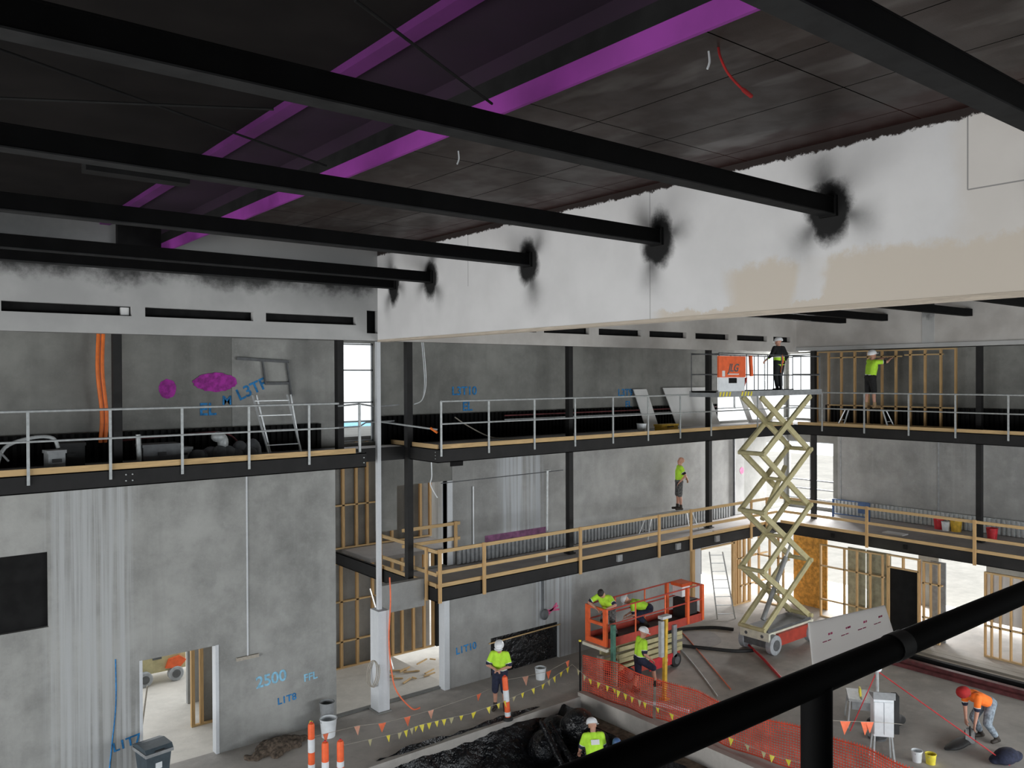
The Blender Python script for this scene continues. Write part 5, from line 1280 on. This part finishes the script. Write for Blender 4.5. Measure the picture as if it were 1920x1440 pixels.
OF = [(7.33, 15.84, .75), (8.61, 16.27, .5), (9.11, 16.05, .5), (9.72, 15.99, .5), (10.33, 15.96, .5), (11.77, 16.05, .5), (12.9, 16.3, .52), (13.38, 16.24, .5), (14.09, 16.15, .5), (14.89, 16.3, .55)]
flags('orange bunting strung across the floor in front of the concrete pier', OF, [.3, 1.0, 2.0, 3.0, 4.0, 5.0, 7.0, 8.0, 9.0], .16, [M['flag_orange'], M['flag_pale'], M['flag_orange']], 'bunting lines')
OG = [(15.1, 9.3, 1.2), (15.6, 9.0, 1.12), (16.1, 8.75, 1.05), (16.5, 8.55, 1.0), (17.0, 8.3, .9)]
flags('orange bunting above the mesh in front of the white cabinet', OG, [.6, 1.4, 2.3, 2.5], .22, [M['flag_orange']], 'bunting lines')

# leads, lines and ground marks
for pts, r, m, lab in (([(19.43, 16.35, .02), (18.3, 14.7, .02), (17.12, 13.11, .02)], .014, M['galv'], 'pale lead lying straight across the stage floor from the dark rubber strip'),
                       ([(20.9, 17.8, .02), (20.4, 16.89, .02), (19.0, 14.9, .02), (17.77, 13.18, .02)], .014, M['flag_orange'], 'orange lead lying across the stage floor from the bright doorway'),
                       ([(19.0, 17.2, .03), (19.3, 16.5, .03), (19.9, 15.5, .03), (20.3, 14.9, .03), (20.75, 14.6, .03)], .06, M['rubber_black'], 'thick black rubber strip curving over the floor to the tall scissor lift'),
                       ([(19.6, 17.5, .03), (20.6, 17.3, .03), (21.6, 16.8, .03), (22.0, 16.2, .03)], .06, M['rubber_black'], 'thick black rubber strip on the floor in front of the bright doorway')):
    one('floor_lead', MB().tube(arc_pts(pts), r, 8), m, lab, 'lead', 'floor leads', True)
f = MB()
pl = [(19.7 + 1.15 * math.cos(a) * (1 + .1 * math.sin(3 * a)) * .9 + .55, 16.4 + .75 * math.sin(a)) for a in [2 * math.pi * k / 24 for k in range(24)]]
f.prism(pl, 'z', 0.0, .006); one('mud_patch', f, M['deck'], 'pale patch of levelled mud on the stage floor inside the black rubber strips', 'mud', kind='stuff')

# aluminium ladder in the bright doorway
ladder('extension_ladder', 'aluminium ladder leaning inside the bright ground floor doorway', (22.6, 17.3, 0), (23.6, 18.4, 1.95), (23.1, 16.95, 0), (23.95, 18.1, 1.95), 8, M['alu'], .026)
# steel and boards stacked along the far wall
rnd = random.Random(12)
for i, (x, z, m, w, h, y0, y1, lab) in enumerate((
        (22.9, 0, 'red_steel', .16, .1, 6.0, 12.0, 'red brown steel length on the floor, nearest the bent worker'), (23.15, 0, 'black', .14, .1, 6.2, 12.2, 'black steel length on the floor, second from the bent worker'),
        (23.4, 0, 'red_steel', .16, .1, 6, 12.4, 'red brown steel length on the floor, third from the bent worker'), (23.65, 0, 'red_steel', .14, .1, 5.6, 12.5, 'red brown steel length on the floor, beside the grey boards'),
        (23.05, .1, 'red_steel', .16, .1, 6.4, 11.7, 'red brown steel length lying on top of the front two'), (23.5, .1, 'black', .15, .12, 6.1, 12.1, 'black steel length lying on top of the rear two'),
        (24.05, 0, 'timber_grey', .28, .06, 5.5, 13.0, 'grey board on the floor beside the steel lengths'), (24.4, 0, 'timber_grey', .3, .1, 5.5, 12.6, 'grey board on the floor in the middle of the three'), (24.8, 0, 'timber_grey', .28, .07, 6, 13.2, 'grey board on the floor closest to the stud wall'))):
    t = one('steel_length' if 'steel' in lab else 'grey_board', MB().box(x - w / 2, x + w / 2, y0, y1, z, z + h), M[m], lab, 'steel length' if 'steel' in lab else 'board', 'lengths stacked on the floor')

# white cabinet on a stand, tripod pole and lines, bench saw
t = thing('site_cabinet', 'white site power cabinet on a pale stand behind the orange mesh', 'cabinet', (17.0, 8.75, 0), None, face(-.75, -.66) + math.pi)
bx_ = put('body', MB().box(-.20, .20, -.14, .14, .55, 1.35), M['white_plastic'], t, local=True)
for x in (-.1, .1): put('door', MB().box(x - .09, x + .09, -.165, -.14, .6, 1.28), M['white_plastic'], t, local=True)
put('hood', MB().prism([(-.2, 1.35), (.17, 1.35), (.17, 1.38), (-.2, 1.5)], 'x', -.22, .22), M['grey'], t, local=True)
for x in (-.17, .17):
    for y in (-.1, .1): put('leg', MB().bar((x, y, .55), (x * 1.25, y * 1.6, 0), .035, .035), M['galv'], t, local=True)
put('side_panel', MB().box(.21, .32, -.1, .14, .6, 1.4), M['rubber_black'], t, local=True)
t = thing('line_pole', 'pale pole with white head carrying red lines behind the white cabinet', 'pole', (17.95, 9.35, 0))
put('shaft', MB().tube([(17.95, 9.35, 0), (17.85, 9.3, 1.55)], .04, 10), M['galv'], t, True)
put('head', MB().ball((17.85, 9.3, 1.6), .11, .1, .08), M['white_plastic'], t, True)
put('foot', MB().lathe((17.95, 9.35, 0), [(.2, 0), (.2, .04), (.05, .08)], 16), M['grey_dark'], t, True)
for a, b in (((17.85, 9.3, 1.55), (17.6, 9.8, .1)), ((17.85, 9.3, 1.55), (18.7, 6.9, .05))): put('line', MB().tube([a, b], .012, 6), M['red'], t, True)
t = thing('bench_saw', 'small pale bench saw on legs behind the line pole', 'saw', (18.4, 10.0, 0), None, .6)
put('table_top', MB().box(-.35, .35, -.28, .28, .62, .68), M['galv'], t, local=True)
put('motor_housing', MB().box(-.25, .15, -.2, .2, .4, .62), M['grey'], t, local=True)
put('blade_guard', MB().prism([(-.15, .68), (.15, .68), (.08, .84), (-.08, .84)], 'y', -.02, .02), M['yellow'], t, local=True)
for x in (-.3, .3):
    for y in (-.24, .24): put('leg', MB().bar((x, y, .62), (x * 1.25, y * 1.25, 0), .035, .035), M['galv'], t, local=True)
put('side_bag', MB().ball((.42, .1, .45), .14, .14, .2), M['rubber_black'], t, True, True)
bucket(17.5, 8.25, 0, .11, .22, M['white_plastic'], 'small white pot on the floor right of the white cabinet', 'buckets')
bucket(17.62, 8.02, 0, .11, .2, M['yellow'], 'small yellow pot on the floor beside the small white pot', 'buckets')
def bag(x, y, sx_, sy_, sz, m, lab):
    f = MB(); f.ball((x, y, sz * .45), sx_, sy_, sz * .5); f.ball((x + sx_ * .6, y - sy_ * .4, sz * .3), sx_ * .7, sy_ * .6, sz * .32); f.ball((x - sx_ * .5, y + sy_ * .5, sz * .3), sx_ * .6, sy_ * .6, sz * .3)
    fm = fuse(f, .03, 2); fm.materials.append(m); tag(put('tool_bag', fm, None), lab, 'bag', 'bags on the stage floor')
bag(18.9, 7.05, .38, .22, .3, M['navy'], 'dark tool bag on the floor in front of the bent worker')
bag(18.75, 9.55, .42, .3, .34, M['rubber_black'], 'black bag on the floor at the foot of the bench saw')
bag(18.95, 8.0, .5, .16, .14, M['rubber_black'], 'flat black bag on the floor beside the hands of the bent worker')
t = thing('hand_grinder', 'pale hand grinder under the hands of the bending worker', 'tool', (19.35, 7.95, 0), None, .4)
put('tool_body', MB().box(-.22, .22, -.09, .09, .05, .2), M['galv'], t, local=True)
put('disc', MB().tube([(.2, 0, .12), (.24, 0, .12)], .11, 16), M['grey_dark'], t, True, True)
put('handle', MB().tube([(-.2, 0, .2), (-.1, 0, .3), (.1, 0, .3)], .02, 8), M['rubber_black'], t, True, True)
